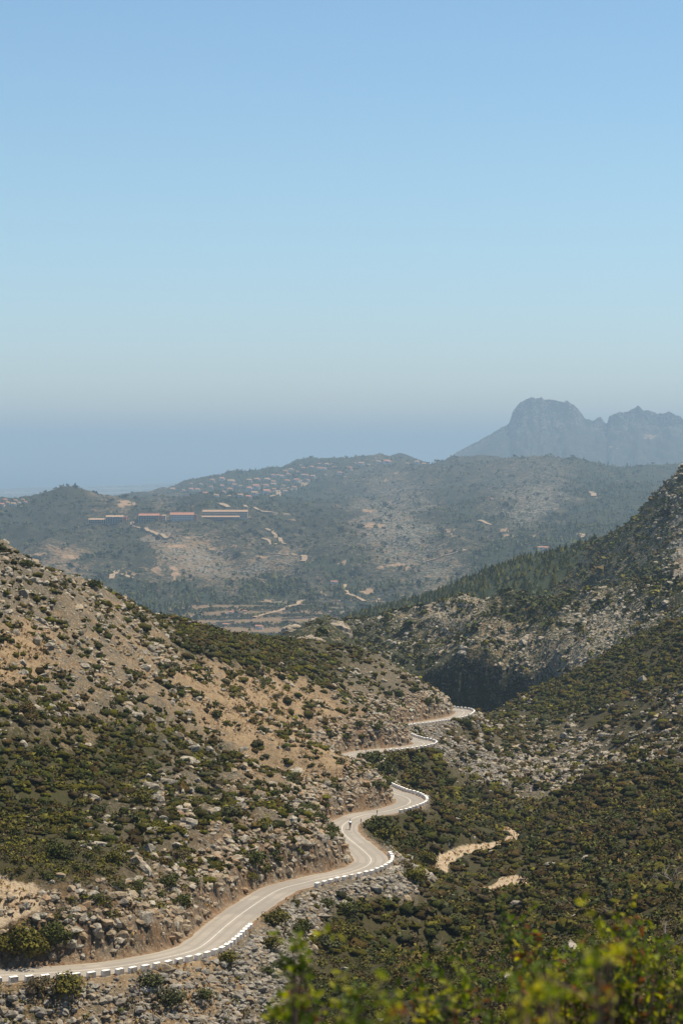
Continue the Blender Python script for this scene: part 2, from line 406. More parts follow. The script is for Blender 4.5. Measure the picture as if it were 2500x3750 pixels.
def ground_mat():
    m, n, l, b = new_mat('hillside_ground'); q = N(m)
    n1, n2, n3 = q.noise(0.35, 5, 0.65), q.noise(1.6, 5, 0.7), q.noise(7.0, 4, 0.7)
    stones = q.vor(1.9, 'F1', 0)
    soil_c = q.mix(q.ramp(n2, .3, .7), (.165, .100, .048), (.29, .205, .120))
    soil_c = q.mix(q.ramp(n3, .45, .62), soil_c, (0.336, 0.256, 0.152))
    gap_shade = q.ramp(q.math('ADD', q.vor(2.6), q.math('MULTIPLY', n3, .35)), .42, .62)  # dark gaps between stones: their shade is painted into the ground colour
    soil_c = q.mix(q.math('MULTIPLY', q.ramp(n1, .44, .58), .6), soil_c, q.mix(gap_shade, (0.344, 0.280, 0.200), (0.104, 0.068, 0.036)))
    rock_c = q.mix(q.ramp(n2, .33, .66), (0.144, 0.116, 0.080), (0.320, 0.272, 0.200))
    rock_c = q.mix(q.ramp(n3, .35, .6), q.mix(.55, rock_c, (0.080, 0.072, 0.060)), rock_c)
    rock_c = q.mix(gap_shade, rock_c, q.mix(.6, rock_c, (0.048, 0.040, 0.024)))
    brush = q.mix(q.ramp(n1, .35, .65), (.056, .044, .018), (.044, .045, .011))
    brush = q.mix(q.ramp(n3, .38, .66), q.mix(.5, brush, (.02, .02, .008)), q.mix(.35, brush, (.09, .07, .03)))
    s = q.math('ADD', q.attr('soil'), q.math('MULTIPLY', q.math('SUBTRACT', n1, .5), 1.6))
    c = q.mix(q.ramp(s, .25, .55), rock_c, soil_c)
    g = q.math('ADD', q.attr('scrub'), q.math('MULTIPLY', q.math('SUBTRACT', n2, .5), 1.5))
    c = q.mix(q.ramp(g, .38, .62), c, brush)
    red = q.mix(q.ramp(n2, .35, .65), (0.152, 0.084, 0.040), (0.264, 0.200, 0.132))
    v = q.math('ADD', q.attr('verge'), q.math('MULTIPLY', q.math('SUBTRACT', n2, .5), .7))
    c = q.mix(q.ramp(v, .35, .75), c, red)
    cutc = q.mix(q.ramp(n1, .4, .62), q.mix(q.ramp(n2, .35, .65), (0.176, 0.144, 0.104), (0.368, 0.304, 0.220)), (0.288, 0.168, 0.088))
    cutc = q.mix(q.ramp(q.noise(1.1, 5, .75, None, (1, 1, .35)), .40, .52), (0.056, 0.040, 0.026), cutc)  # crevice shade painted into the cutting's colour as dark streaks
    c = q.mix(q.math('MULTIPLY', q.attr('cutface'), .85), c, q.mix(gap_shade, cutc, q.mix(.55, cutc, (0.048, 0.032, 0.020))))
    dn = q.noise(.9, 5, .75)
    d = q.mix(q.ramp(q.math('ADD', q.math('MULTIPLY', n2, .5), q.math('MULTIPLY', dn, .5)), .42, .58), (.34, .25, .155), (.46, .37, .255))
    d = q.mix(q.math('MULTIPLY', q.ramp(dn, .52, .66), .6), d, (.13, .085, .045))
    c = q.mix(q.ramp(q.math('ADD', q.attr('dirt'), q.math('MULTIPLY', q.math('SUBTRACT', n2, .5), .9)), .35, .65), c, d)
    l.new(c, b.inputs['Base Color']); b.inputs['Roughness'].default_value = 0.95
    l.new(q.bump(q.math('ADD', n2, q.math('MULTIPLY', n3, .5)), 0.5, 0.8), b.inputs['Normal'])
    return m
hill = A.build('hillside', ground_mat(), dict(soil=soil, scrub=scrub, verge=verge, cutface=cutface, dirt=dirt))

# ------------------------------------------------------------------ the road itself
def ribbon(name, mat, offs, dz, P=ROAD, Lf=LEFT, skirt=0.0, ragged=0.0):
    n = len(P); t = np.arange(n); cols = []
    for k, o in enumerate(offs):
        oo = np.full(n, float(o))
        if ragged and k in (0, len(offs) - 1): oo = oo + (fbm(t / 5.0, t * 0 + 3 * k, 4) * ragged)
        cols.append(np.concatenate([P[:, :2] + Lf * oo[:, None], (P[:, 2] + dz)[:, None]], 1))
    if skirt:
        a = cols[0].copy(); a[:, 2] -= skirt; z = cols[-1].copy(); z[:, 2] -= skirt; cols = [a] + cols + [z]; offs = [offs[0], *offs, offs[-1]]
    V = np.stack(cols, 1); n, k = V.shape[:2]; V[..., 2] += CAMZ
    i = np.arange(n * k).reshape(n, k)
    fc = np.stack([i[:-1, :-1], i[1:, :-1], i[1:, 1:], i[:-1, 1:]], -1).reshape(-1, 4)[:, ::-1]
    return tag(link(name, mesh_np(name, V.reshape(-1, 3), fc, [mat], {'across': np.tile(np.array(offs, float), n)})), kind='structure')
def asphalt():
    m, n, l, b = new_mat('old_asphalt'); q = N(m)
    a, c, d = q.noise(.12, 4), q.noise(.9, 5, .7), q.noise(14, 3, .7)
    x = q.mix(q.ramp(a, .35, .65), (0.244, 0.218, 0.181), (0.290, 0.260, 0.218))
    x = q.mix(q.math('MULTIPLY', q.ramp(c, .56, .72), .55), x, (0.168, 0.139, 0.105))
    x = q.mix(q.math('MULTIPLY', q.ramp(d, .5, .75), .4), x, (0.319, 0.273, 0.210))
    ab = q.math('ABSOLUTE', q.attr('across')); tr = q.math('ABSOLUTE', q.math('SUBTRACT', q.math('ABSOLUTE', q.math('SUBTRACT', ab, 1.25)), .62))
    x = q.mix(q.math('MULTIPLY', q.ramp(tr, .34, .05), q.ramp(a, .25, .7, .15, .5)), x, (0.168, 0.151, 0.126))        # darker wheel tracks
    pt = q.vor(.11, 'F1', 1); t2 = n.new('ShaderNodeSeparateColor'); l.new(pt, t2.inputs[0])
    x = q.mix(q.math('MULTIPLY', q.ramp(t2.outputs[0], .72, .76), .5), x, (0.197, 0.176, 0.151))                      # mended stretches
    ed = q.math('ADD', ab, q.math('MULTIPLY', q.math('SUBTRACT', c, .5), .9))
    x = q.mix(q.ramp(ed, 2.25, 2.65), x, (0.277, 0.210, 0.139))                                                      # gravel spilling over the edge
    l.new(x, b.inputs['Base Color']); b.inputs['Roughness'].default_value = .85
    l.new(q.bump(d, .02, .5), b.inputs['Normal']); return m
ribbon('road', asphalt(), (HALF, 2.2, 1.9, 1.6, 1.25, .9, .6, .3, 0, -.3, -.6, -.9, -1.25, -1.6, -1.9, -2.2, -HALF), 0.0, skirt=0.25, ragged=.35)
def paint():
    m, n, l, b = new_mat('line_paint'); q = N(m)
    l.new(q.mix(q.ramp(q.noise(3, 4, .7), .52, .68), (.60, .57, .50), (.36, .33, .28)), b.inputs['Base Color']); return m
ribbon('road_marking', paint(), (0.042, -0.042), 0.006)

# ------------------------------------------------------------------ the far land
def far_mat(name, soil_c, rock_c, brush_c, forest_c, k):
    """k scales the grain: bushes and bare spots at about 1/k metres"""
    m, n, l, b = new_mat(name); q = N(m)
    n0, n1, n2, n3 = q.noise(.012 * k, 4), q.noise(.05 * k, 5, .65), q.noise(.22 * k, 4, .7), q.noise(.6 * k, 3, .7)
    lt = q.mix(q.ramp(q.math('ADD', q.attr('rock'), q.math('MULTIPLY', q.math('SUBTRACT', n1, .5), 1.8)), .3, .7), soil_c, rock_c)
    lt = q.mix(q.ramp(n3, .38, .6), q.mix(.45, lt, (.06, .055, .04)), lt)
    dk = q.mix(q.ramp(n1, .35, .65), brush_c, tuple(x * .62 for x in brush_c))
    dk = q.mix(q.ramp(q.attr('forest'), .35, .65), dk, forest_c)
    f = q.math('ADD', q.attr('scrub'), q.math('MULTIPLY', q.math('SUBTRACT', n2, .5), 2.4))
    f = q.math('ADD', f, q.math('MULTIPLY', q.math('SUBTRACT', n1, .5), 1.0))
    c = q.mix(q.ramp(f, .36, .56), lt, dk)
    bare = q.math('ADD', q.math('ADD', q.attr('bare'), q.math('MULTIPLY', q.math('SUBTRACT', n2, .5), 1.1)), q.math('MULTIPLY', q.math('SUBTRACT', n3, .5), .8))
    c = q.mix(q.ramp(bare, .45, .65), c, q.mix(q.ramp(n2, .35, .65), (.23, .14, .075), (.34, .235, .145)))
    l.new(c, b.inputs['Base Color']); b.inputs['Roughness'].default_value = .95
    l.new(q.bump(q.math('ADD', n1, n2), 5.0 / k, .9), b.inputs['Normal'])
    return m
def idw(px, py, P, s0=35):
    P = np.array(P, float); w = 1 / ((px[..., None] - P[:, 0]) ** 2 + (1.3 * (py[..., None] - P[:, 1])) ** 2 + s0 ** 2) ** 1.6
    w /= w.sum(-1, keepdims=True); return [w @ P[:, i] for i in range(2, P.shape[1])]
def blobs(px, py, L, nz):
    """bare scars: (px, py, rx, ry)"""
    o = np.zeros_like(px)
    wx, wy = perlin(px / 22, py / 15) * 24 + perlin(px / 7, py / 5) * 9, perlin(px / 22 + 50, py / 15) * 9 + perlin(px / 7 + 9, py / 5) * 4
    for x, y, rx, ry in L: o = np.maximum(o, 1.15 - np.hypot((px + wx - x) / rx, (py + wy - y) / (ry * .72 + .8)) * (1 + .5 * nz))
    return np.clip(o, 0, 1)

# the rocky ridge across the gorge, with its shaded cliff
B_CP = [at(*p) for p in [(2800,2020,850),(2500,2109,880),(2366,2137,895),(2246,2161,910),(2087,2181,920),(1840,2187,930),(1700,2195,940),(1633,2203,950),(1513,2245,965),(1409,2269,985),(1320,2292,1000),
 (1500,2480,872),(1400,2420,890),(1600,2440,868),(1680,2462,856),(1760,2435,856),(1856,2420,858),(1943,2470,852),(2020,2440,840),(1990,2520,832),
 (1650,2640,842),(1750,2660,846),(1860,2640,845),(1930,2600,838),(1550,2620,840),(2087,2480,815),(2167,2440,810),(2326,2330,800),(2500,2240,790),(2700,2200,760),
 (1700,2320,900),(1900,2310,890),(2100,2300,860),(2300,2240,850),(1550,2360,915),(2450,2180,840),
 (1340,2700,740),(1500,2900,680),(1500,2760,760),(1750,2900,680),(1750,2780,770),(1900,2850,690),(1900,2740,770),(2100,2740,690),(2100,2610,745),(2300,2650,680),(2300,2480,735),(2500,2520,650),(2500,2380,725),(2700,2400,650),(2700,2280,720),(2850,2250,720),
 (1167,2320,735),(1230,2300,728),(1290,2345,722),(1080,2330,730),(960,2420,740),(860,2450,750),(1340,2400,770),(1200,2420,690),(1000,2420,690),(1260,2420,690),(1400,2600,780),
 (1200,2360,820),(1000,2450,840)]]
for p in [(2500,2109,880),(2246,2161,910),(1840,2187,930),(1633,2203,950),(1409,2269,985)]:
    x, y, z = at(*p); B_CP.append((x * 1.07, y + 70, z - 35)); B_CP.append((x * 1.15, y + 160, z - 85))
Bs = Sheet(np.linspace(-0.08, 0.225, 270), np.concatenate([np.linspace(650, 800, 45), np.linspace(801, 1010, 165), np.linspace(1013, 1150, 22)]))
Bs.Z = MQ(B_CP, 9, smoothing=.3)(Bs.X, Bs.Y)
pxb = Bs.px(); dc = np.interp(pxb, [1380, 1480, 1600, 1680, 1760, 1860, 1950, 2030, 2080], [884, 876, 866, 858, 860, 858, 853, 846, 842]) + fbm(pxb / 60, pxb * 0, 3) * 2.5 + fbm(Bs.X / 7, Bs.Z / 5, 3) * 2.0
face = smooth01(dc - Bs.D, 0, 4.5) * smooth01(pxb, 1400, 1560) * smooth01(pxb, 2060, 1960)
Bs.Z = np.where(Bs.D < 870, Bs.Z * (1 - face) + np.minimum(Bs.Z, -118.0) * face, Bs.Z)
r1 = ridged(Bs.X / 34 + Bs.Y / 70, Bs.Y / 50, 5) - .5
calm = np.maximum(smooth01(Bs.D, 760, 830), smooth01(Bs.px(), 1330, 1420))
Bs.Z += (r1 * 6.0 + fbm(Bs.X / 9, Bs.Y / 9, 4) * 1.8) * (.15 + .85 * calm)
pxB, pyB = Bs.px(), Bs.py()
nzB = fbm(Bs.X / 18, Bs.Y / 18, 4)
scB, rkB = idw(pxB + nzB * 60, pyB + nzB * 40, [(1500,2300,.55,.6),(1700,2240,.45,.6),(1640,2230,.4,.8),(1900,2210,.8,.3),(2000,2200,.85,.3),(1850,2330,.42,.5),(1750,2400,.6,.5),(2100,2280,.5,.6),(2200,2300,.4,.8),(2300,2250,.5,.7),(2400,2160,.7,.5),(2080,2420,.35,.7),(1950,2400,.5,.6),(1500,2450,.75,.5),(1400,2380,.7,.5),(1800,2560,.8,.9),(2350,2350,.6,.5),(1100,2310,.7,.6),(900,2310,.8,.5)])
far_b = far_mat('ridge_ground', (.27, .185, .105), (.32, .275, .205), (.041, .046, .019), (.030, .042, .016), 4.5)
Bs.build('gorge_ridge', far_b, dict(scrub=scB, rock=rkB, forest=scB * 0, bare=blobs(pxB, pyB, [(1950, 2500, 22, 25), (2120, 2300, 40, 14), (1760, 2480, 20, 14)], nzB)))

# the steep dark ridge at the right and the pine slope that runs down from it
D_CP = [at(*p) for p in [(3000,1450,1250),(2700,1580,1280),(2500,1715,1300),(2446,1783,1325),(2366,1870,1350),(2286,1926,1400),(2190,1985,1450),(2110,2003,1480),(2030,2027,1500),(1934,2053,1550),(1850,2088,1600),(1800,2115,1620),(1700,2150,1660),(1600,2185,1700),(1500,2215,1750),(1350,2275,1800),
 (2500,2000,1130),(2600,2120,1000),(2500,2140,1050),(2350,2060,1200),(2400,2180,1050),(2250,2180,1150),(2030,2200,1250),(1850,2220,1300),(1650,2260,1400),(1450,2330,1500),(2150,2100,1320),(1950,2130,1420),(2800,2000,1000),(2450,1920,1220),(1300,2380,1600)]]
for p in [(2500,1715,1300),(2366,1870,1350),(2190,1985,1450),(2030,2027,1500),(1850,2088,1600),(1500,2215,1750)]:
    x, y, z = at(*p); D_CP.append((x * 1.1, y + 150, z - 60)); D_CP.append((x * 1.2, y + 330, z - 150))
Ds = Sheet(np.linspace(-0.01, 0.235, 220), np.concatenate([np.linspace(1000, 1850, 220)]))
Ds.Z = MQ(D_CP, 14, smoothing=.4)(Ds.X, Ds.Y)
Ds.Z += (ridged(Ds.X / 60, Ds.Y / 90, 5) - .5) * 9 * smooth01(Ds.px(), 1900, 2300) + fbm(Ds.X / 20, Ds.Y / 20, 4) * 2.5
pxD, pyD = Ds.px(), Ds.py(); nzD = fbm(Ds.X / 30, Ds.Y / 30, 4)
forD = smooth01(pxD + (pyD - 2050) * .9 + nzD * 60, 2170, 2060); 
scD = np.where(forD > .5, .9, .66) - .3 * smooth01(pxD + nzD * 80, 2430, 2480) * smooth01(pyD, 1800, 1950)
Ds.build('dark_ridge', far_mat('dark_ridge_ground', (0.230, 0.170, 0.111), (0.289, 0.272, 0.238), (0.043, 0.047, 0.024), (0.032, 0.043, 0.017), 3.0), dict(scrub=scD, rock=.5 + nzD, forest=forD, bare=blobs(pxD, pyD, [(2225, 2022, 16, 6), (2470, 2080, 12, 30), (2460, 1960, 10, 16)], nzD)))

# the broad valley and its hills
C_CP = [at(p[0], p[1], p[2] * KF) for p in [(300,2260,1900),(700,2210,1950),(1000,2240,1850),(1250,2235,1900),(1000,2330,1700),(700,2330,1700),(1250,2330,1650),(1400,2260,1950),(200,2330,1700),(0,2330,1700),(1700,2330,1650),
 (300,1915,2830),(440,1908,2850),(600,1902,2860),(720,1898,2860),(900,1893,2860),(600,2050,2450),(450,2100,2350),(800,1990,2580),(950,2080,2350),(1100,2070,2400),(300,2000,2550),(150,2010,2550),(100,2100,2300),(0,1990,2600),(400,2200,2020),(800,2120,2150),(-300,1950,2700),(-300,2150,2100),
 (240,1787,3130),(60,1866,3060),(130,1830,3100),(0,1893,3000),(350,1815,3150),(430,1850,3120),(240,1860,2930),(200,1940,2720),(-200,1900,3000),
 (480,1826,3250),(560,1812,3280),(650,1808,3300),(760,1817,3300),(850,1838,3250),(950,1865,3150),(650,1868,3000),(800,1872,2980),(490,1860,3050),
 (240,1815,3500),(650,1822,3600),(480,1830,3500),(60,1880,3400),(0,1850,4500),(100,1845,4700),(-200,1850,4700),(400,1822,5200),(200,1835,5200),
 (640,1785,5000),(700,1768,5000),(800,1757,5100),(900,1760,5200),(960,1744,5300),(1020,1717,5300),(1080,1697,5350),(1130,1685,5350),(1200,1690,5400),(1280,1697,5400),(1350,1692,5400),(1420,1688,5400),(560,1800,5050),
 (700,1822,4400),(900,1830,4200),(1050,1790,4400),(1200,1762,4600),(1000,1850,3900),(1150,1850,3600),(1100,1930,2950),(1200,1990,2620),
 (1560,1702,5000),(1700,1702,4800),(1740,1690,4800),(1830,1688,4700),(1900,1702,4500),(2000,1686,4300),(2060,1687,4300),(2150,1717,4400),(2250,1727,4600),(2350,1717,4900),(2500,1722,4900),(2700,1720,4900),
 (1500,1805,3900),(1350,1900,3300),(1450,1885,3150),(1550,1875,3250),(1700,1800,3800),(1900,1765,3900),(1800,1850,3300),(2000,1820,3500),(2150,1850,3300),(2100,1950,2800),(1900,1980,2600),(1700,1950,2800),(1500,2000,2600),(1620,2050,2420),(1350,2050,2450),(1800,2060,2350),(1250,2150,2150),(1450,2150,2120),(1650,2130,2200),(2300,1800,3600),(2400,1765,4200),(2500,1800,3900),(2800,1900,3000),(2300,1950,2700)]]
for p in [(700,1768,5000),(900,1760,5200),(1020,1717,5300),(1130,1685,5350),(1280,1697,5400),(1420,1688,5400),(1560,1702,5000),(1740,1690,4800),(2000,1686,4300),(2250,1727,4600),(2500,1722,4900)]:
    x, y, z = at(p[0], p[1], p[2] * KF); C_CP.append((x * 1.08, y + 450 * KF, z - 70 * KF)); C_CP.append((x * 1.25, y + 1500 * KF, z - 190 * KF))
Cs = Sheet(np.linspace(-0.225, 0.225, 380), np.concatenate([np.linspace(1600, 3400, 240), np.geomspace(3410, 5700, 120), np.geomspace(5750, 7500, 12)]) * KF)
Cs.Z = MQ(C_CP, 60 * KF, smoothing=1.0)(Cs.X, Cs.Y)
Xk, Yk = Cs.X / KF, Cs.Y / KF
amp = smooth01(Yk, 1900, 2500)
nzC = fbm(Xk / 90, Yk / 90, 4)
amp = amp * (1 - .75 * np.exp(-((Cs.px() - 240) / 150) ** 2 - ((YH - Cs.Z / Cs.D * F - 1830) / 60) ** 2))
Cs.Z += KF * amp * ((ridged(Xk / 260 + Yk / 900, Yk / 420, 5) - .5) * 34 + fbm(Xk / 60, Yk / 60, 4) * 5)
pxC, pyC = Cs.px(), Cs.py()
scC, rkC, foC = idw(pxC + nzC * 130 + fbm(Xk / 35, Yk / 60, 3) * 60, pyC + nzC * 60 + fbm(Xk / 35 + 9, Yk / 60, 3) * 30, [(240,1830,1.15,.2,.3),(200,1900,1.1,.2,.2),(60,1950,1.05,.2,.2),(500,1850,1.0,.3,.1),(700,1850,1.1,.3,.3),(420,1850,.6,.4,0),(620,1830,.6,.4,0),(900,1880,.8,.3,0),(300,1950,.8,.2,.4),(480,2000,1.1,.2,.2),(600,2000,.42,.5,0),(700,2050,.38,.5,0),(250,2040,.38,.2,0),(150,2060,.7,.2,0),
 (450,2100,.8,.3,0),(620,2120,.65,.4,0),(800,2080,.5,.5,0),(950,2080,.48,.5,0),(1080,2060,.55,.5,0),(1000,1980,.75,.3,0),(900,2020,.7,.3,0),(1100,1920,.8,.3,0),(1150,1850,1.1,.3,.2),(1100,1880,1.15,.2,.3),(1050,1800,.9,.2,.85),(960,1770,.9,.2,.9),(1120,1730,.9,.2,.9),(850,1800,.9,.2,.9),(1200,1760,.8,.3,.4),(1350,1790,.7,.6,.2),(1500,1830,.6,.6,.1),(1400,1900,.5,.6,0),(1500,1950,.52,.75,0),(1450,2020,.55,.6,0),(1600,1900,.8,.3,.4),(1700,1880,.9,.2,.6),(1650,1800,.85,.3,.5),(1800,1750,.75,.6,.2),(1950,1720,.7,.6,.1),(2000,1800,.58,.7,.1),(1930,1880,.6,.7,.1),(1750,1960,.75,.4,.4),(2150,1850,.95,.1,1),(2250,1800,.95,.1,1),(2100,1950,.9,.1,.9),(2350,1770,.85,.3,.7),(1900,2000,.9,.2,.8),(1800,2050,.85,.2,.7),(1600,2080,.6,.6,.2),(1400,2130,.75,.4,.3),(1250,2100,.9,.2,.8),(1000,2160,.95,.1,1),(700,2190,.95,.1,1),(500,2190,.95,.1,1),(400,2150,.85,.2,.5),(1350,2200,.8,.3,.4),(800,2290,.6,.1,.1),(1000,2280,.55,.1,.1),(1200,2260,.7,.1,.4),(1400,2260,.95,.1,1),(2250,1730,.8,.4,.6),(2450,1720,.8,.4,.5)], 30)
SCARS = [(460,1845,45,22),(620,1955,14,16),(690,1972,45,4),(640,2000,60,12),(750,1985,45,6),(570,2085,30,28),(640,2110,20,38),(640,2080,22,20),(470,2100,40,10),(260,2040,40,12),(150,2030,30,8),(1370,1925,50,16),(1350,1955,12,24),(1660,1945,50,7),(1650,1960,30,14),(1640,2018,75,6),(1560,2050,20,6),(1450,2070,55,8),(1480,2080,30,9),(1850,1940,20,10),(1860,1965,14,18),(1960,1960,20,14),(1350,1870,40,8),(900,1895,45,6),(1050,1905,60,4),(1000,1880,50,5),(1250,2060,30,10),(1390,2080,24,14),(960,2040,30,8),(1080,2030,30,6),(2050,2010,24,6),(2115,1960,24,8),(2170,1815,6,9),(1450,1735,50,5),(1400,1760,30,4),(1110,1768,40,6),(700,2260,50,5),(880,2230,40,6),(960,2290,60,5),(1180,2170,10,22),(1230,2200,30,8),(1350,2165,24,20),(1380,2200,26,14),(1000,2200,60,6),(1100,2225,60,4),(1180,2242,60,4),(1000,2240,40,5),(620,1890,10,6),(770,2010,20,8),(850,2000,22,5)]
baC = blobs(pxC, pyC, SCARS, nzC * 1.5)
# valley fields, terraced
fieldC = smooth01(pyC + nzC * 20, 2195, 2215) * smooth01(pxC + nzC * 60, 560, 660) * smooth01(pxC + nzC * 60, 1300, 1230)
bandC = np.sin(Yk / 9.0 + nzC * 2) * fieldC
baC = np.maximum(baC, fieldC * smooth01(bandC + nzC, .2, .9) * .5)
scC = scC * (1 - fieldC) + fieldC * (.55 + .35 * bandC + nzC * .8)
Cs.build('valley_hills', far_mat('valley_ground', (.225, .150, .080), (.27, .245, .195), (.034, .036, .013), (.021, .029, .010), 1.25 / KF), dict(scrub=scC - .09, rock=rkC, forest=foC, bare=baC))

# the dark cone behind the villas
def ridge_sheet(name, prof, d0, depth, mat, attrs, wob, us, n=120, skirt=0.5, rough=6.0):
    sh = Sheet(us, np.linspace(d0 - depth, d0 + depth * .6, n))
    P = np.array(prof, float); h = -(np.interp(sh.px(), P[:, 0], P[:, 1]) - YH) / F * d0
    return sh, h
us = np.linspace((1330 - PX0) / F, (1620 - PX0) / F, 80)
K, h = ridge_sheet('cone', [(1300,1760),(1380,1700),(1400,1688),(1420,1670),(1440,1662),(1458,1657),(1480,1661),(1500,1668),(1530,1682),(1560,1694),(1620,1750)], 5800 * KF, 420 * KF, None, None, 0, us)
K.Z = h - np.abs(K.Y - 5800 * KF) * .22 + fbm(K.X / 60 / KF, K.Y / 60 / KF, 4) * 6 * KF
K.build('cone_hill', far_mat('cone_ground', (.11, .075, .05), (.12, .1, .08), (.03, .03, .016), (.03, .03, .02), .8 / KF), dict(scrub=K.X * 0 + .8, rock=K.X * 0 + .4, forest=K.X * 0, bare=K.X * 0))

# the crag on the horizon
PK = [(1450,1790),(1540,1730),(1617,1693),(1672,1655),(1700,1640),(1760,1609),(1800,1585),(1832,1567),(1864,1551),(1868,1531),(1876,1508),(1888,1488),(1900,1478),(1925,1462),(1951,1456),(1985,1457),(2015,1464),(2047,1472),(2079,1470),(2100,1484),(2119,1504),(2143,1535),(2160,1541),(2175,1539),(2190,1529),(2199,1527),(2208,1540),(2215,1551),(2222,1552),(2226,1531),(2238,1520),(2260,1512),(2294,1508),(2315,1498),(2334,1486),(2350,1502),(2398,1512),(2425,1515),(2446,1508),(2478,1520),(2500,1535),(2600,1560),(2800,1600)]
us = np.linspace((1440 - PX0) / F, (2900 - PX0) / F, 320)
E9 = Sheet(us, np.concatenate([np.linspace(7300, 8700, 60), np.linspace(8710, 9040, 90), np.linspace(9060, 9500, 12)]) * KF)
Xe, Ye = E9.X / KF, E9.Y / KF
P = np.array(PK, float); pxe = E9.px() ; hE = -(np.interp(pxe, P[:, 0], P[:, 1]) - YH) / F * 9000
wE = fbm(Xe / 160, Xe * 0 + 3, 4) * 70
back = 9000 + np.minimum(wE, 0) * .0
fr = np.maximum(9000 - Ye, 0)
hE = hE + (ridged(Xe / 45, Xe * 0 + 7, 4, .6) - .45) * 12 * smooth01(pxe, 1855, 1885) + (ridged(Xe / 30, Xe * 0 + 1, 3) - .5) * 6
rocky = np.interp(pxe, [1600, 1850, 1868, 1960, 2100, 2150, 2220, 2300, 2500, 2800], [6, 22, 95, 120, 85, 30, 60, 75, 60, 60])   # height of the bare crag
butt = ridged(Xe / 55, Ye / 240, 5, .55)
prof = np.minimum(fr * (1.9 + .8 * (butt - .5)), rocky * (1 + .5 * (butt - .5))) + np.maximum(fr - rocky / 2.0, 0) * .205
Ze = hE - prof - np.maximum(Ye - 9000, 0) * .5
Ze += smooth01(fr, 5, 120) * ((ridged(Xe / 200, Ye / 260, 5) - .5) * 26 + (butt - .5) * 10) + smooth01(fr, 0, 10) * fbm(Xe / 25, Ye / 25, 3) * 5
E9.Z = Ze * KF
rkE = smooth01(rocky * 1.15 * (1 + .9 * fbm(Xe / 70, Ye / 200, 3)) - (hE - Ze), -45, 30)
nzE = fbm(Xe / 80, Ye / 80, 4)
E9.build('crag_mountain', far_mat('crag_ground', (0.182, 0.140, 0.098), (0.252, 0.231, 0.203), (0.038, 0.042, 0.025), (0.032, 0.038, 0.021), .55 / KF), dict(scrub=.80 - .26 * rkE + nzE * .4, rock=rkE * .6 + .2 + nzE * .5, forest=rkE * 0, bare=blobs(pxe, E9.py(), [(2380, 1600, 60, 14), (2250, 1640, 50, 6), (2000, 1540, 40, 10)], nzE) * .8))

# coast plain and sea
G = Sheet(np.linspace(-0.235, 0.24, 160), np.geomspace(5200, 18500, 140) * KF)
Xg, Yg = G.X / KF, G.Y / KF
coast = np.interp(G.px(), [-300, 0, 90, 250, 420, 600, 700, 900, 2900], [13200, 13300, 13900, 13900, 14600, 15800, 16300, 16600, 17000]) + fbm(Xg / 900, Yg * 0, 3) * 500
G.Z = -CAMZ + KF * (6 + np.clip((coast - Yg) / 180, -9, 7) + fbm(Xg / 700, Yg / 700, 3) * 9 * smooth01(coast - Yg, 0, 2500))
G.build('coast_plain', far_mat('coast_ground', (.36, .29, .2), (.42, .38, .32), (.07, .075, .045), (.05, .06, .03), .35 / KF), dict(scrub=.62 + fbm(Xg / 500, Yg / 500, 3) * .6, rock=Xg * 0 + .4, forest=Xg * 0, bare=Xg * 0))
m, n, l, b = new_mat('sea_water'); b.inputs['Base Color'].default_value = (.02, .06, .10, 1); b.inputs['Roughness'].default_value = .35
b.inputs['Specular IOR Level'].default_value = .4
l.new(N(m).bump(N(m).noise(.02, 4), 2.0, .6), b.inputs['Normal'])
HX, HY = 45000, 120000
tag(link('sea', mesh_np('sea', [(-HX, -3000, 0), (HX, -3000, 0), (HX, HY, 0), (-HX, HY, 0)], np.array([[0, 1, 2, 3]]), [m])), kind='structure')

# ------------------------------------------------------------------ haze
mh = bpy.data.materials.new('haze_air'); mh.use_nodes = True; nt = mh.node_tree; nt.nodes.clear()
o_ = nt.nodes.new('ShaderNodeOutputMaterial'); pv = nt.nodes.new('ShaderNodeVolumePrincipled')
pv.inputs['Color'].default_value = (*HAZE_COLOR, 1); pv.inputs['Density'].default_value = HAZE_DENSITY; pv.inputs['Anisotropy'].default_value = 0.0
nt.links.new(pv.outputs[0], o_.inputs['Volume'])
hz = MB(); hz.box((0, HY / 2 - 2000, (CAMZ + 375) / 2 - .5), (2 * HX + 200, HY + 2400, CAMZ + 376))
tag(hz.build('haze', mh), kind='stuff')

# ------------------------------------------------------------------ rock and plant shapes
GR = (1 + 5 ** .5) / 2
ICO_V = np.array([(-1, GR, 0), (1, GR, 0), (-1, -GR, 0), (1, -GR, 0), (0, -1, GR), (0, 1, GR), (0, -1, -GR), (0, 1, -GR), (GR, 0, -1), (GR, 0, 1), (-GR, 0, -1), (-GR, 0, 1)]) / np.hypot(1, GR)
ICO_F = np.array([(0, 11, 5), (0, 5, 1), (0, 1, 7), (0, 7, 10), (0, 10, 11), (1, 5, 9), (5, 11, 4), (11, 10, 2), (10, 7, 6), (7, 1, 8), (3, 9, 4), (3, 4, 2), (3, 2, 6), (3, 6, 8), (3, 8, 9), (4, 9, 5), (2, 4, 11), (6, 2, 10), (8, 6, 7), (9, 8, 1)])
def subdivide(V, Fc):
    V = [tuple(v) for v in V]; cache = {}; out = []
    def mid(a, b):
        k = (min(a, b), max(a, b))
        if k not in cache:
            m = np.array(V[a]) + np.array(V[b]); V.append(tuple(m / np.linalg.norm(m))); cache[k] = len(V) - 1
        return cache[k]
    for a, b, c in Fc:
        x, y, z = mid(a, b), mid(b, c), mid(c, a); out += [(a, x, z), (b, y, x), (c, z, y), (x, y, z)]
    return np.array(V), np.array(out)
ICO2_V, ICO2_F = subdivide(ICO_V, ICO_F)
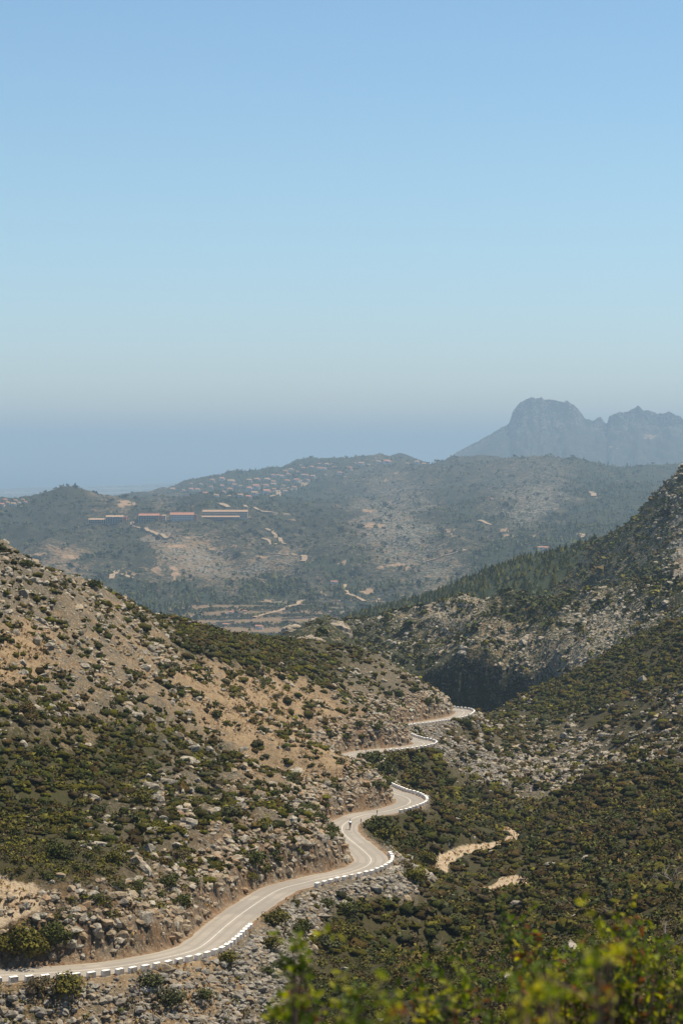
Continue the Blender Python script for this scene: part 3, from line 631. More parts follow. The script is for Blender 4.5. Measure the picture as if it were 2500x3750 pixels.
def rock_verts(V, n, r, cuts=7):
    """n angular stones: spheres trimmed by random planes"""
    out = np.repeat(V[None], n, 0) * (1 + r.normal(0, .10, (n, len(V), 1)))
    for _ in range(cuts):
        d = r.normal(size=(n, 1, 3)); d /= np.linalg.norm(d, axis=-1, keepdims=True); h = r.uniform(.45, .85, (n, 1))
        p = (out * d).sum(-1); out = out - d * np.maximum(p - h, 0)[..., None]
    return out
def rotz(a): c, s = np.cos(a), np.sin(a); z = np.zeros_like(a); o = z + 1; return np.stack([np.stack([c, -s, z], -1), np.stack([s, c, z], -1), np.stack([z, z, o], -1)], -2)
def rotx(a): c, s = np.cos(a), np.sin(a); z = np.zeros_like(a); o = z + 1; return np.stack([np.stack([o, z, z], -1), np.stack([z, c, -s], -1), np.stack([z, s, c], -1)], -2)
def stuff_copies(name, V, Fc, P, mat, col=None, smooth=False, kind='stuff'):
    """joined mesh: V (N,k,3) shapes placed at P (N,3)"""
    n, k = V.shape[:2]; W_ = V + P[:, None]; W_[..., 2] += CAMZ
    F_ = (Fc[None] + (np.arange(n) * k)[:, None, None]).reshape(-1, Fc.shape[1])
    at_ = {} if col is None else {'col': np.repeat(col, k, 0)}
    return tag(link(name, mesh_np(name, W_.reshape(-1, 3), F_, [mat], at_, smooth)), kind=kind)
def leaf_cloud(n, r, lobes=6, leaf=.3, flat_=.75, wisp=0.0):
    """n leaf-sized triangles over a lumpy dome of radius 1 sitting on the ground: (3n,3)"""
    L = r.normal(size=(lobes, 3)); L /= np.linalg.norm(L, axis=1)[:, None]; L *= r.uniform(.2, .55, (lobes, 1)); L[:, 2] = np.abs(L[:, 2]) * .8 + .25
    R = r.uniform(.38, .6, lobes)
    k = r.integers(0, lobes, n); d = r.normal(size=(n, 3)); d /= np.linalg.norm(d, axis=1)[:, None]; d[:, 2] = np.where(d[:, 2] < -.35, -d[:, 2], d[:, 2])
    c = L[k] + d * (R[k] * r.uniform(.7, 1.12 + wisp, n))[:, None]
    a = r.normal(size=(n, 3)); a -= d * (a * d).sum(1)[:, None] * r.uniform(.3, 1.0, (n, 1)); a /= np.linalg.norm(a, axis=1)[:, None]
    b = np.cross(d + r.normal(0, .5, (n, 3)), a); b /= np.linalg.norm(b, axis=1)[:, None]
    s = leaf * r.uniform(.6, 1.3, (n, 1))
    T = np.stack([c - a * s * .5 - b * s * .35, c + a * s * .5 - b * s * .35, c + b * s * .65], 1)
    T[..., 2] = np.maximum(T[..., 2] * flat_, -.05); return T.reshape(-1, 3)
TRI = lambda n: np.arange(3 * n).reshape(n, 3)

def leaf_mat(name, rough=.7):
    m, n, l, b = new_mat(name); q = N(m)
    g = n.new('ShaderNodeNewGeometry'); rp = g.outputs['Random Per Island']
    c = q.attr('col', 'Color')
    c = q.mix(1.0, c, q.mix(rp, (.62, .60, .50), (1.5, 1.45, 1.05)), 'MULTIPLY')
    l.new(c, b.inputs['Base Color']); b.inputs['Roughness'].default_value = rough; b.inputs['Specular IOR Level'].default_value = .15
    return m
M_LEAF = leaf_mat('scrub_leaves')
def bush_mat():
    m, n, l, b = new_mat('brush_leaves'); q = N(m); a, c2 = q.noise(3.2, 4, .75), q.noise(9.0, 3, .7)
    c = q.mix(1.0, q.attr('col', 'Color'), q.mix(q.ramp(q.math('ADD', a, q.math('MULTIPLY', q.math('SUBTRACT', c2, .5), .8)), .36, .64), (.50, .48, .42), (1.38, 1.34, 1.1)), 'MULTIPLY')
    l.new(c, b.inputs['Base Color']); b.inputs['Roughness'].default_value = .85; b.inputs['Specular IOR Level'].default_value = .1
    l.new(q.bump(q.math('ADD', a, c2), .35, 1.0), b.inputs['Normal']); return m
M_BUSH = bush_mat()
def limestone(name, dark, light, warm):
    m, n, l, b = new_mat(name); q = N(m); oi = n.new('ShaderNodeNewGeometry').outputs['Random Per Island']
    a, c = q.noise(1.1, 5, .65), q.noise(5.5, 4, .7)
    x = q.mix(q.ramp(a, .32, .68), dark, light)
    x = q.mix(q.ramp(c, .5, .72), x, tuple(v * .62 for v in dark))
    x = q.mix(q.math('MULTIPLY', q.ramp(oi, .55, .95), .7), x, warm)
    l.new(x, b.inputs['Base Color']); b.inputs['Roughness'].default_value = .92
    l.new(q.bump(q.math('ADD', a, c), .25, .8), b.inputs['Normal']); return m
M_ROCK = limestone('limestone', (.165, .14, .105), (.45, .405, .325), (.33, .245, .15))
M_RUBBLE = limestone('road_rubble', (.15, .135, .11), (.36, .33, .28), (.29, .245, .185))
M_TANROCK = limestone('tan_limestone', (0.197, 0.148, 0.094), (0.369, 0.303, 0.217), (0.312, 0.201, 0.111))

TONES = {'olive': (0.079, 0.072, 0.010), 'dark green': (0.043, 0.050, 0.009), 'brown': (.072, .050, .014), 'grey brown': (0.074, 0.059, 0.032), 'yellow green': (0.104, 0.099, 0.010), 'grey green': (0.056, 0.060, 0.027)}
TN = list(TONES); TC = np.array([TONES[k] for k in TN])

# ------------------------------------------------------------------ what covers the near hillside
visA = A.visible(.012) & (A.D > 118) & (A.D < 800) & (np.abs(A.px() - 1250) < 1560)
du = np.gradient(A.us)[None]; dd = np.gradient(A.ds)[:, None]
areaA = du * A.D * dd * visA
clear = (RD > 3.9) & (dirt < .2)
def sample(sheet, w, n, r=rng):
    c = np.cumsum(w.ravel()); k = np.searchsorted(c, r.random(n) * c[-1]); i, j = np.unravel_index(k, w.shape)
    d = sheet.ds[i] + (r.random(n) - .5) * np.gradient(sheet.ds)[i]; u = sheet.us[j] + (r.random(n) - .5) * np.gradient(sheet.us)[j]
    x = u * d; return np.stack([x, d, sheet.z_at(x, d)], 1), i, j
patch = fbm(A.X / 4.0, A.Y / 5.5, 3)
patch2 = fbm(A.X / 11 + 9, A.Y / 15, 3)
lodA = np.clip(310 / A.D, .45, 1.25)
# rocks
rubble = (RS < 0) * smooth01(RD, 26, 16) * smooth01(rock, .58, .78) * (RD > 4.2)
rw = areaA * clear * np.clip(rock + patch * 1.5 + patch2 * .7 - .32, .0, 1.2) ** 1.6 * (1 - .85 * smooth01(scrub - rock * .55 + patch2 * .9, .22, .5)) * lodA
rw = rw * np.where((A.U > .065) & (rock > .38), 3.2, 1.0) + areaA * rubble * 4.0
P, i, j = sample(A, rw, 32500)
Pc, ic, jc = sample(A, areaA * smooth01(RD, 10.5, 6.5) * (RS > 0) * (RD > 3.35) * (.35 + patch2 * .5 + .4).clip(0), 6500)
P = np.concatenate([P, Pc]); i = np.concatenate([i, ic]); j = np.concatenate([j, jc]); oncut = np.arange(len(P)) >= 32500
sz = np.exp(rng.normal(np.log(.32), .58, len(P))) * (1 + .15 * (P[:, 1] > 450))
onrub = (rubble[i, j] > .4) & ~oncut
sz = np.where(onrub, np.clip(sz * .75, .16, .62), np.clip(sz, .16, 1.15))
sz = np.where(oncut, np.clip(sz * 1.05, .2, .8), sz)
tanr = (onrub & (rng.random(len(P)) < .08)) | (rng.random(len(P)) < .55 * cutface[i, j]) | (rng.random(len(P)) < .3 * soil[i, j])
scl = np.stack([rng.uniform(.8, 1.5, len(P)), rng.uniform(.7, 1.15, len(P)), rng.uniform(.5, .95, len(P))], 1)
ledge_r = (rng.random(len(P)) < .10) & ~onrub & ~oncut; scl[ledge_r] *= np.array([1.9, 1.0, .62])
score = sz * np.minimum(scl[:, 0], 1.8) / P[:, 1] * (A.visible(.0005)[i, j])
order = np.argsort(-score)
BIG = order[:262]; rest = order[262:]
yaw = rng.random(len(P)) * 6.283; tilt = rng.normal(0, .25, len(P))
def lay(V, k):
    V = V * (scl[k] * sz[k][:, None])[:, None]
    R_ = rotz(yaw[k]) @ rotx(tilt[k]); V = np.einsum('nij,nkj->nki', R_, V); V[..., 2] += (sz[k] * scl[k, 2] * .25)[:, None]; return V
for nm, sel, mt in (('limestone_rocks', ~tanr & ~onrub, M_ROCK), ('rubble', onrub & ~tanr, M_RUBBLE), ('tan_stones', tanr, M_TANROCK)):
    k = rest[sel[rest]]; stuff_copies(nm, lay(rock_verts(ICO_V, len(k), rng, 6), k), ICO_F, P[k], mt)
ROCKS = [(P[k], sz[k], scl[k], yaw[k], 'tan' if tanr[k] else ('grey' if onrub[k] else 'pale')) for k in BIG]

# low brush, grass tufts and shrubs
def tones(n, bias, r=rng):
    p = np.array(bias, float); p /= p.sum(); return r.choice(len(TC), n, p=p)
bw = areaA * (RD > 4.3) * (dirt < .25) * np.clip(scrub + patch * 1.0 + patch2 * .6 - .12 + .14 * (A.X < 0) * (A.D < 420), 0, 1) * lodA
bw = np.where(rubble > .5, bw * .4, bw) * np.where((A.U > .09) & (rock > .45), .6, 1)
P, i, j = sample(A, bw, 28000)
right = (P[:, 0] / P[:, 1] > .03) & (P[:, 1] < 640)
pt = fbm(P[:, 0] / 7, P[:, 1] / 12, 3) + rng.normal(0, .22, len(P))
t = np.where(right, np.where(pt > .12, tones(len(P), (5, 5, 1.6, .5, .7, .8)), tones(len(P), (3, 3, 5, 2, .2, .6))), np.where(pt > -.1, tones(len(P), (6, 4, 1.6, .6, 1.3, .8)), tones(len(P), (3, 4, 4, 1.2, .6, .8))))
col = TC[t] * np.exp(rng.normal(0, .25, (len(P), 1)))
r0 = np.clip(np.exp(rng.normal(np.log(.52), .36, len(P))), .2, 1.05) * (1 + .3 * (P[:, 1] > 420)) * np.where(P[:, 0] / P[:, 1] > .03, 1.2, 1.0)
near_b = P[:, 1] < 235
kk = np.where(near_b)[0]; variants = np.stack([leaf_cloud(44, rng, 5, .27, .85) for _ in range(24)])
v = variants[rng.integers(0, 24, len(kk))] * (r0[kk] * 1.1)[:, None, None]
v = np.einsum('nij,nkj->nki', rotz(rng.random(len(kk)) * 6.283), v)
stuff_copies('leafy_brush', v, TRI(44), P[kk], M_LEAF, col[kk])
kk = np.where(~near_b)[0]; n_ = len(kk)
v = ICO_V[None] * (1 + rng.normal(0, .27, (n_, 12, 1))) * np.array([1.1, 1.1, .60]) + np.array([0, 0, .20])
v = np.einsum('nij,nkj->nki', rotz(rng.random(n_) * 6.283), v * r0[kk][:, None, None] * np.stack([rng.uniform(.8, 1.3, n_), rng.uniform(.8, 1.2, n_), rng.uniform(.7, 1.25, n_)], 1)[:, None])
stuff_copies('brush', v, ICO_F, P[kk], M_BUSH, col[kk], True)
sp = np.stack([leaf_cloud(6, rng, 4, .5, .95, .25) for _ in range(30)])
v = sp[rng.integers(0, 30, n_)] * (r0[kk] * 1.18)[:, None, None]
v = np.einsum('nij,nkj->nki', rotz(rng.random(n_) * 6.283), v)
stuff_copies('brush_sprigs', v, TRI(6), P[kk], M_LEAF, col[kk] * .95)
# dry grass in the bare soil
gw = areaA * (RD > 3.4) * np.where(dirt > .3, .45, 1) * np.clip(dirt * .6 + soil * .8 + verge * .9 + patch * .8 - .35, 0, 1) * np.maximum(1 - scrub, dirt) * lodA
P, i, j = sample(A, gw, 8000)
gr = np.stack([leaf_cloud(6, rng, 3, .8, 1.0) for _ in range(12)]); r0 = rng.uniform(.15, .34, len(P))
cg = np.array([(0.255, 0.157, 0.068), (0.187, 0.102, 0.043), (0.306, 0.221, 0.111)])[rng.integers(0, 3, len(P))]
stuff_copies('dry_grass', gr[rng.integers(0, 12, len(P))] * r0[:, None, None] * np.array([1, 1, 1.3]), TRI(6), P, M_LEAF, cg)
# shrubs: the marked ones, then scattered ones; the 300 that show largest are things
MARKED = [(100,2076,60,1),(343,2155,62,1),(514,2265,60,1),(470,2240,56,0),(235,2150,40,1),(578,2362,66,1),(713,2386,60,1),(813,2380,40,0),(642,2448,44,5),(1108,2440,36,1),(1012,2562,40,3),(965,2505,30,1),(797,2632,62,1),(526,2520,36,3),(877,2530,34,3),
 (729,2984,52,1),(837,2984,72,5),(957,3032,62,0),(478,2736,46,1),(968,3198,84,1),(917,3222,64,0),(1016,3158,54,1),(654,3150,72,3),(1164,2998,50,1),
 (670,3326,104,1),(622,3246,92,1),(925,3168,112,1),(1004,3140,62,5),(191,3440,150,1),(85,3490,210,0),(20,3485,150,0),(205,3455,130,1),(140,3495,150,0),(255,3640,140,0),(143,3634,104,3),(558,3618,110,5),(622,3684,112,5),(837,3530,92,0),(1012,3390,104,0),(997,3476,84,0),(749,3656,70,1),(1196,3324,62,1),(1199,3478,112,5),(1108,3420,92,1),(1290,3440,100,0),
 (1424,2550,40,1),(1462,2553,38,1),(1568,2580,50,1),(1599,2576,50,1),(1421,2605,46,0),(1312,2664,56,1),(1383,2676,52,1),(1268,2708,50,1),(1474,2668,46,0),(1370,2800,104,1),(1440,2800,112,0),(1414,2845,104,1),(1536,2798,62,1),(1606,2764,40,1),(1510,2852,82,0),(1230,2898,62,1),(1383,2886,62,1),(1412,2890,40,0),(1191,2962,52,1),(1179,3008,62,1),(1249,2796,42,3),
 (1383,3056,132,1),(1415,3084,122,0),(1561,3052,72,1),(1625,2984,60,0),(1212,3052,62,1),(1244,3068,40,0),(1708,2664,72,1),(1619,2727,32,1),(1784,2690,60,4),(1513,3228,92,4),(1481,3182,62,3),(1649,3092,52,1),(1784,3084,36,1),(1920,3222,62,1),(1664,3382,62,1),(2262,3118,50,1),(1282,3345,92,1),(1500,3110,90,1),(1560,3160,90,0),(1340,3060,60,1)]
SHR = []
for x, y, w, t in MARKED:
    h = A.hit(x, y)
    if h is not None and np.min(np.hypot(ROAD[:, 0] - h.x, ROAD[:, 1] - h.y)) > 3.5: SHR.append((np.array(h), w / 2 / F * h.y * (1.05 if x < 215 and y > 3400 and y < 3500 else 1.3 if y > 3300 else 1.2), t, 9e9))
sw = areaA * (RD > 4.6) * (dirt < .15) * (.12 + np.clip(scrub + patch2 * .8 - .2, 0, 1)) * np.where(rubble > .5, .25, 1)
P, i, j = sample(A, sw, 2900)
right = (P[:, 0] / P[:, 1] > .03) & (P[:, 1] < 640)
t = np.where(right, tones(len(P), (4, 4, 3, 2, 1.2, 1.2)), tones(len(P), (4, 6, 1, 1, 1.5, 1)))
r0 = np.clip(np.exp(rng.normal(np.log(.85), .35, len(P))), .45, 1.9)
vis0 = A.visible(.0005)[i, j]; inpx = np.abs(P[:, 0] / P[:, 1]) < .169
score = r0 / P[:, 1] * vis0 * inpx; order = np.argsort(-score)
nb = 296 - len(SHR)
for k in order[:nb]: SHR.append((P[k], r0[k], int(t[k]), score[k]))
rest = order[nb:]
bigv = np.stack([leaf_cloud(70, rng, 7, .30, .85) for _ in range(16)])
v = bigv[rng.integers(0, 16, len(rest))] * r0[rest][:, None, None]
v = np.einsum('nij,nkj->nki', rotz(rng.random(len(rest)) * 6.283), v)
stuff_copies('shrubland', v, TRI(70), P[rest], M_LEAF, TC[t[rest]] * np.exp(rng.normal(0, .2, (len(rest), 1))))

# ------------------------------------------------------------------ naming by place
PLACES = [(343,2120,'by the hill crest at far left'),(120,2330,'on the stony upper slope under the crest'),(620,2400,'on the stony slope below the crest bushes'),(1000,2560,'on the tan bare slope'),(900,2335,'in the brown brush capping the hill'),
 (1540,2540,'on the rocky nose above the farthest bend'),(1280,2690,'on the slope above the second farthest bend'),(520,2640,'on the pale ledges of the left slope'),(120,2640,'on the ledges at the left edge'),(150,2860,'in the brush patch of the left slope'),(520,2790,'in the middle of the left slope'),(850,2830,'on the left slope level with the hairpin'),
 (1180,2880,'on the rough slope above the cyclist'),(1180,3060,'on the rock spur beside the cyclist'),(950,3060,'on the slope behind the spur'),(620,3060,'on the lower left slope'),(150,3120,'in dark brush above the pale dirt patch'),(350,3270,'right of the pale dirt patch'),(640,3290,'on the ledges over the lower road'),(930,3190,'on the cutting over the long lower road'),(180,3420,'beside the big bush at the lower road'),(430,3430,'on the cutting at bottom left'),
 (180,3660,'below the dark front blocks'),(560,3650,'on the rubble below the nearest blocks'),(950,3480,'on the rubble under the last near blocks'),(1080,3320,'on the rubble below the unguarded road edge'),(1380,3290,'on the rubble below the lower bend'),
 (1330,3060,'right of the road by the cyclist'),(1520,3120,'between the hairpin and the dirt track'),(1450,2990,'on the bank under the hairpin'),(1560,2860,'on the slope behind the hairpin'),(1380,2820,'under the second farthest bend'),(1580,2690,'on the scree under the farthest bend'),(1760,2720,'below the farthest bend'),(1850,2850,'in the stony gully bed'),(2080,2780,'at the foot of the right slope'),
 (2150,2620,'on the rocky right slope'),(2300,2450,'near the top of the right slope'),(1950,2600,'on the right slope beside the gorge'),(2400,2720,'on the stony patch at the right edge'),(2250,2930,'on the brushy right slope'),(1900,2970,'in the valley above the dirt track'),(1780,3160,'between the two dirt tracks'),(1950,3180,'right of the dirt tracks'),(2150,3130,'by the small rock row in the valley'),
 (1680,3400,'in the dark brush under the dirt tracks'),(2000,3380,'in the dark brush at lower right'),(2350,3250,'on the dark slope at the right edge'),(1250,3560,'in the dark brush at the bottom'),(2250,3600,'behind the blurred bush'),(1700,3620,'behind the blurred leaves')]
PLA = np.array([p[:2] for p in PLACES], float)
def place_of(p, A_):
    px, py = p[0] / p[1] * F + PX0, YH - p[2] / p[1] * F
    return int(np.hypot(A_[:, 0] - px, (A_[:, 1] - py) * 1.3).argmin()), px, py
ORD = ['first','second','third','fourth','fifth','sixth','seventh','eighth','ninth','tenth','eleventh','twelfth','thirteenth','fourteenth','fifteenth','sixteenth','seventeenth','eighteenth','nineteenth','twentieth']
def ordn(i):
    tens = {2: 'twenty', 3: 'thirty', 4: 'forty', 5: 'fifty'}
    return ORD[i] if i < 20 else (tens[(i + 1) // 10] + ('-' + ORD[(i + 1) % 10 - 1] if (i + 1) % 10 else 'th')).replace('tyth', 'tieth')
def name_all(items, many, one, places=None):
    """items: (object, look, point); one label for each: look, place, and the order from the left where several look alike there"""
    places = places or PLACES; A_ = np.array([p[:2] for p in places], float)
    B = {}
    for o, look, p in items:
        z, px, py = place_of(p, A_); B.setdefault((look, z), []).append((px, py, o))
    for (look, z), L in B.items():
        L.sort(key=lambda a: a[0]); ph = places[z][2]
        for i, (px, py, o) in enumerate(L):
            if len(L) == 1: o['label'] = one % look + ' ' + ph
            elif len(L) == 2: o['label'] = ('left' if i == 0 else 'right') + ' one of two ' + many % look + ' ' + ph
            elif i == 0: o['label'] = 'leftmost of the ' + many % look + ' ' + ph
            elif i == len(L) - 1: o['label'] = 'rightmost of the ' + many % look + ' ' + ph
            else: o['label'] = ordn(i) + ' from left of ' + many % look + ' ' + ph
RMESH = {}
for t, m in (('pale', M_ROCK), ('grey', M_RUBBLE), ('tan', M_TANROCK)):
    RMESH[t] = [mesh_np('limestone_rock', v, ICO2_F, [m]) for v in rock_verts(ICO2_V, 7, np.random.default_rng(20), 9)]
# a few blocks that stand out in the photograph: pixel, width, tone
for x, y, w, fl, tn in [(275,3408,72,.5,'pale'),(352,3410,62,.75,'pale'),(428,3385,48,.8,'pale'),(516,3285,46,.75,'grey'),(500,3312,38,.6,'pale'),(1182,3078,52,.8,'pale'),(1116,3086,54,.5,'pale'),(323,3094,30,.8,'pale'),(646,3098,54,.45,'pale'),(345,3060,64,.5,'pale'),(2354,2502,46,.9,'pale'),(1330,2790,30,.7,'pale'),(700,3230,50,.7,'pale'),(2140,3150,40,.7,'pale'),(2010,3168,46,.6,'pale'),(1800,2790,44,.8,'pale'),(1690,2790,36,.9,'pale'),(1750,2800,40,.7,'pale'),(1590,3350,36,.6,'pale'),(880,3250,40,.9,'tan'),(1880,2850,40,.6,'pale'),(2210,2700,44,.7,'pale'),(2400,2640,40,.6,'pale'),(1905,2670,34,.9,'tan'),(2060,2700,36,.8,'pale'),(1640,3090,30,.8,'pale')]:
    h = A.hit(x, y)
    if h is not None and np.min(np.hypot(ROAD[:, 0] - h.x, ROAD[:, 1] - h.y)) > 4.0: ROCKS.append((np.array(h), w / 2 / F * h.y * 1.1, np.array([1.05, .8, fl]), rng.random() * 3, tn))
items = []
for k, (p, s_, sc, yw, tn) in enumerate(ROCKS):
    o = link('limestone_rock', RMESH[tn][k % 7]); o.location = (p[0], p[1], p[2] + CAMZ + s_ * sc[2] * .22); o.rotation_euler = (rng.normal(0, .2), rng.normal(0, .2), yw); o.scale = s_ * sc * 1.02
    o['category'] = 'rock'; o['group'] = 'limestone rocks on the hillside'
    wpx = s_ * sc[0] * 2 / p[1] * F
    items.append((o, ('large ' if wpx > 42 else '') + ('flat ' if sc[2] < .62 else 'blocky ' if sc[2] > .85 else '') + tn, p))
name_all(items, '%s rocks', '%s rock')
SMESH = {}
def shrub_mesh(t, v, n, leaf, wisp, flat_, lob):
    r = np.random.default_rng(100 + 7 * t + v); V = leaf_cloud(n, r, lob, leaf, flat_, wisp)
    c = TC[t] * np.exp(r.normal(0, .18, (n, 1))); return mesh_np('shrub', V, TRI(n), [M_LEAF], {'col': np.repeat(c, 3, 0)})
def fan_palm_mesh(v):
    r = np.random.default_rng(300 + v); T = []
    for f in range(14):
        a = r.random() * 6.283; e = r.uniform(.25, 1.3); d = np.array([math.cos(a) * math.cos(e), math.sin(a) * math.cos(e), math.sin(e)]); c = d * r.uniform(.5, .8)
        s_ = np.cross(d, (0, 0, 1)); s_ /= np.linalg.norm(s_); u_ = np.cross(s_, d)
        for b in np.linspace(-1.1, 1.1, 8):
            q = d * math.cos(b) + s_ * math.sin(b); w_ = (s_ * math.cos(b) - d * math.sin(b)) * .05
            T += [c - w_, c + w_, c + q * .42 + u_ * .04]
    T = np.array(T); n = len(T) // 3; cc = np.array((.075, .09, .022)) * np.exp(r.normal(0, .2, (n, 1)))
    return mesh_np('fan_palm', T, TRI(n), [M_LEAF], {'col': np.repeat(cc, 3, 0)})
PALMS = [fan_palm_mesh(v) for v in range(4)]
items = []; pitems = []
for k, (p, r_, t, sc) in enumerate(SHR):
    wpx = r_ * 2 / p[1] * F
    palm = sc < 1e9 and t in (0, 4) and k % 5 == 0
    if palm: me = PALMS[k % 4]
    else:
        big = wpx > 75; key = (t, big, k % 4)
        if key not in SMESH: SMESH[key] = shrub_mesh(t, k % 4 + 4 * big, 700 if big else 300, .13 if big else .19, .25 if t == 3 else .05, .85, 11 if big else 7)
        me = SMESH[key]
    o = link('fan_palm_shrub' if palm else 'shrub', me); o.location = (p[0], p[1], p[2] + CAMZ - .05 * r_); o.rotation_euler = (0, 0, rng.random() * 6.283)
    f = rng.uniform(.9, 1.15) * (.75 if palm else 1.0); o.scale = (r_ * f, r_ * f, r_ * rng.uniform(.85, 1.15))
    o['category'] = 'palm' if palm else 'shrub'; o['group'] = 'dwarf fan palms on the hillside' if palm else 'shrubs on the hillside'
    size = 'broad ' if wpx > 85 else 'small ' if wpx < 30 else ''
    (pitems if palm else items).append((o, size + ('spiky' if palm else TN[t]), p))
name_all(items, '%s shrubs', '%s shrub'); name_all(pitems, '%s fan palms', '%s fan palm')

# ------------------------------------------------------------------ guard blocks along the outer edge of the road
m, n, l, b = new_mat('white_block_paint'); q = N(m)
l.new(q.mix(q.ramp(q.noise(2.2, 5, .75), .48, .70), (.74, .72, .67), (.45, .41, .34)), b.inputs['Base Color']); M_WHITE = m
M_CONC = flat('bare_concrete', (.30, .27, .225), .9, .3, 3.5)
M_FOOT = flat('footing_concrete', (.36, .30, .22), .9, .25, 3.0)
bm_ = MB(); bm_.box((0, 0, .31), (.84, .50, .62), top=.97); bm_.M = [0, 0, 1, 0, 0, 0]
BLOCK = bm_.mesh('guard_block', [M_WHITE, M_CONC])
fm = MB(); fm.box((0, -.03, -.14), (1.0, .62, .32)); FOOT = fm.mesh('footing', M_FOOT)
def idx_at(px, py, lo=0, hi=None):
    hi = len(ROAD) if hi is None else hi; X = ROAD[lo:hi]; E_ = X[:, :2] - LEFT[lo:hi] * 3.05
    qx = E_[:, 0] / E_[:, 1] * F + PX0; qy = YH - X[:, 2] / E_[:, 1] * F
    return lo + int(np.hypot(qx - px, (qy - py) * 1.6).argmin())
SARC = np.concatenate([[0], np.cumsum(np.hypot(*np.diff(ROAD[:, :2], axis=0).T))])
def block_row(ia, ib, step, phrase):
    L = []
    # even spacing measured along the outer edge
    E_ = ROAD[:, :2] - LEFT * 3.08; s = np.concatenate([[0], np.cumsum(np.hypot(*np.diff(E_, axis=0).T))])
    n_ = int((s[ib] - s[ia]) / step)
    for k in range(n_ + 1):
        f = np.interp(s[ia] + k * step, s, np.arange(len(s))); i0 = int(f)
        x, y = [float(np.interp(f, np.arange(len(s)), E_[:, c])) for c in (0, 1)]; z = float(np.interp(f, np.arange(len(s)), ROAD[:, 2]))
        tx, ty = TAN[min(i0, len(TAN) - 1)]
        L.append((x, y, z, math.atan2(ty, tx) + rng.normal(0, .035)))
    for k, (x, y, z, a) in enumerate(L):
        e = empty('guard_block', (x, y, z + CAMZ - .02 - abs(rng.normal(0, .03))), a + rng.normal(0, .03)); e.rotation_euler.x = rng.normal(0, .025); e.rotation_euler.y = rng.normal(0, .02)
        link('block', BLOCK, e); link('footing', FOOT, e)
        nth = 'first' if k == 0 else 'last' if k == len(L) - 1 else ordn(k)
        tag(e, '%s white guard block %s' % (nth, phrase), 'guard block', 'white guard blocks along the road')
    return L
rows = [(idx_at(-60, 3605), idx_at(905, 3385), 1.62, 'along the near lower road, counted from the left edge'),
        (idx_at(1160, 3240), idx_at(1425, 3128), 1.85, 'round the lower bend before the cyclist, counted along the road'),
        (idx_at(1462, 2972), idx_at(1432, 2880), 1.85, 'round the hairpin beyond the cyclist, counted along the road'),
        (idx_at(1432, 2752), idx_at(1505, 2694), 2.05, 'round the second farthest bend, counted along the road'),
        (idx_at(1478, 2665), idx_at(1655, 2590), 2.1, 'round the farthest bend, counted along the road')]
for r_ in rows: block_row(*r_)

# marker posts
M_PB = flat('post_black', (.03, .03, .032), .6); M_PW = flat('post_white', (.62, .60, .55), .6); M_REF = flat('post_reflector', (.55, .30, .05), .4)
pb = MB(); pb.box((0, 0, .36), (.11, .09, .72)); POSTB = pb.mesh('post_base', M_PW)
pb = MB(); pb.box((0, 0, .96), (.13, .10, .48)); POSTT = pb.mesh('post_head', M_PB)
pb = MB(); pb.box((0, -.055, 1.0), (.05, .012, .16)); POSTR = pb.mesh('reflector', M_REF)
for x, y, ph in [(1400,3110,'at the lower bend above the first blocks'),(1311,3022,'right beside the cyclist'),(1376,2985,'on the road edge before the hairpin'),(1290,2785,'where the road reappears behind the hairpin'),(1336,2760,'on the edge left of the second farthest bend'),(1514,2655,'left of the farthest bend by the blocks')]:
    i0 = idx_at(x, y); q_ = ROAD[i0, :2] - LEFT[i0] * 2.95
    e = empty('marker_post', (q_[0], q_[1], ROAD[i0, 2] + CAMZ - .05), math.atan2(TAN[i0, 1], TAN[i0, 0]) - math.pi / 2)
    link('post_base', POSTB, e); hd = link('post_head', POSTT, e); link('reflector', POSTR, hd)
    tag(e, 'thin black topped road marker post ' + ph, 'marker post', 'road marker posts')

# ------------------------------------------------------------------ far vegetation: bushes of the ridges, pine woods
def cone_tree(r, tiers=2, k=5):
    """ragged pine crown of unit height, (V, tris)"""
    V = []; Fc = []
    for t_ in range(tiers):
        z0 = .12 + .42 * t_ / max(1, tiers - 1) if tiers > 1 else .1; z1 = z0 + (.62 if t_ < tiers - 1 else 1 - z0); R_ = .36 * (1 - .3 * t_)
        b0 = len(V); V.append((r.normal(0, .07), r.normal(0, .07), z1 - .04 * r.random()))
        for q in range(k):
            a = 6.283 * (q + r.random() * .7) / k; rr = R_ * r.uniform(.65, 1.25); V.append((rr * math.cos(a), rr * math.sin(a), z0 + r.uniform(-.06, .1)))
        V.append((0, 0, z0 + .1))
        for q in range(k): Fc.append((b0, b0 + 1 + q, b0 + 1 + (q + 1) % k)); Fc.append((b0 + k + 1, b0 + 1 + (q + 1) % k, b0 + 1 + q))
    return np.array(V), np.array(Fc)
def vis_px(sheet, m=.004): return sheet.visible(m) & (np.abs(sheet.px() - 1250) < 1380)
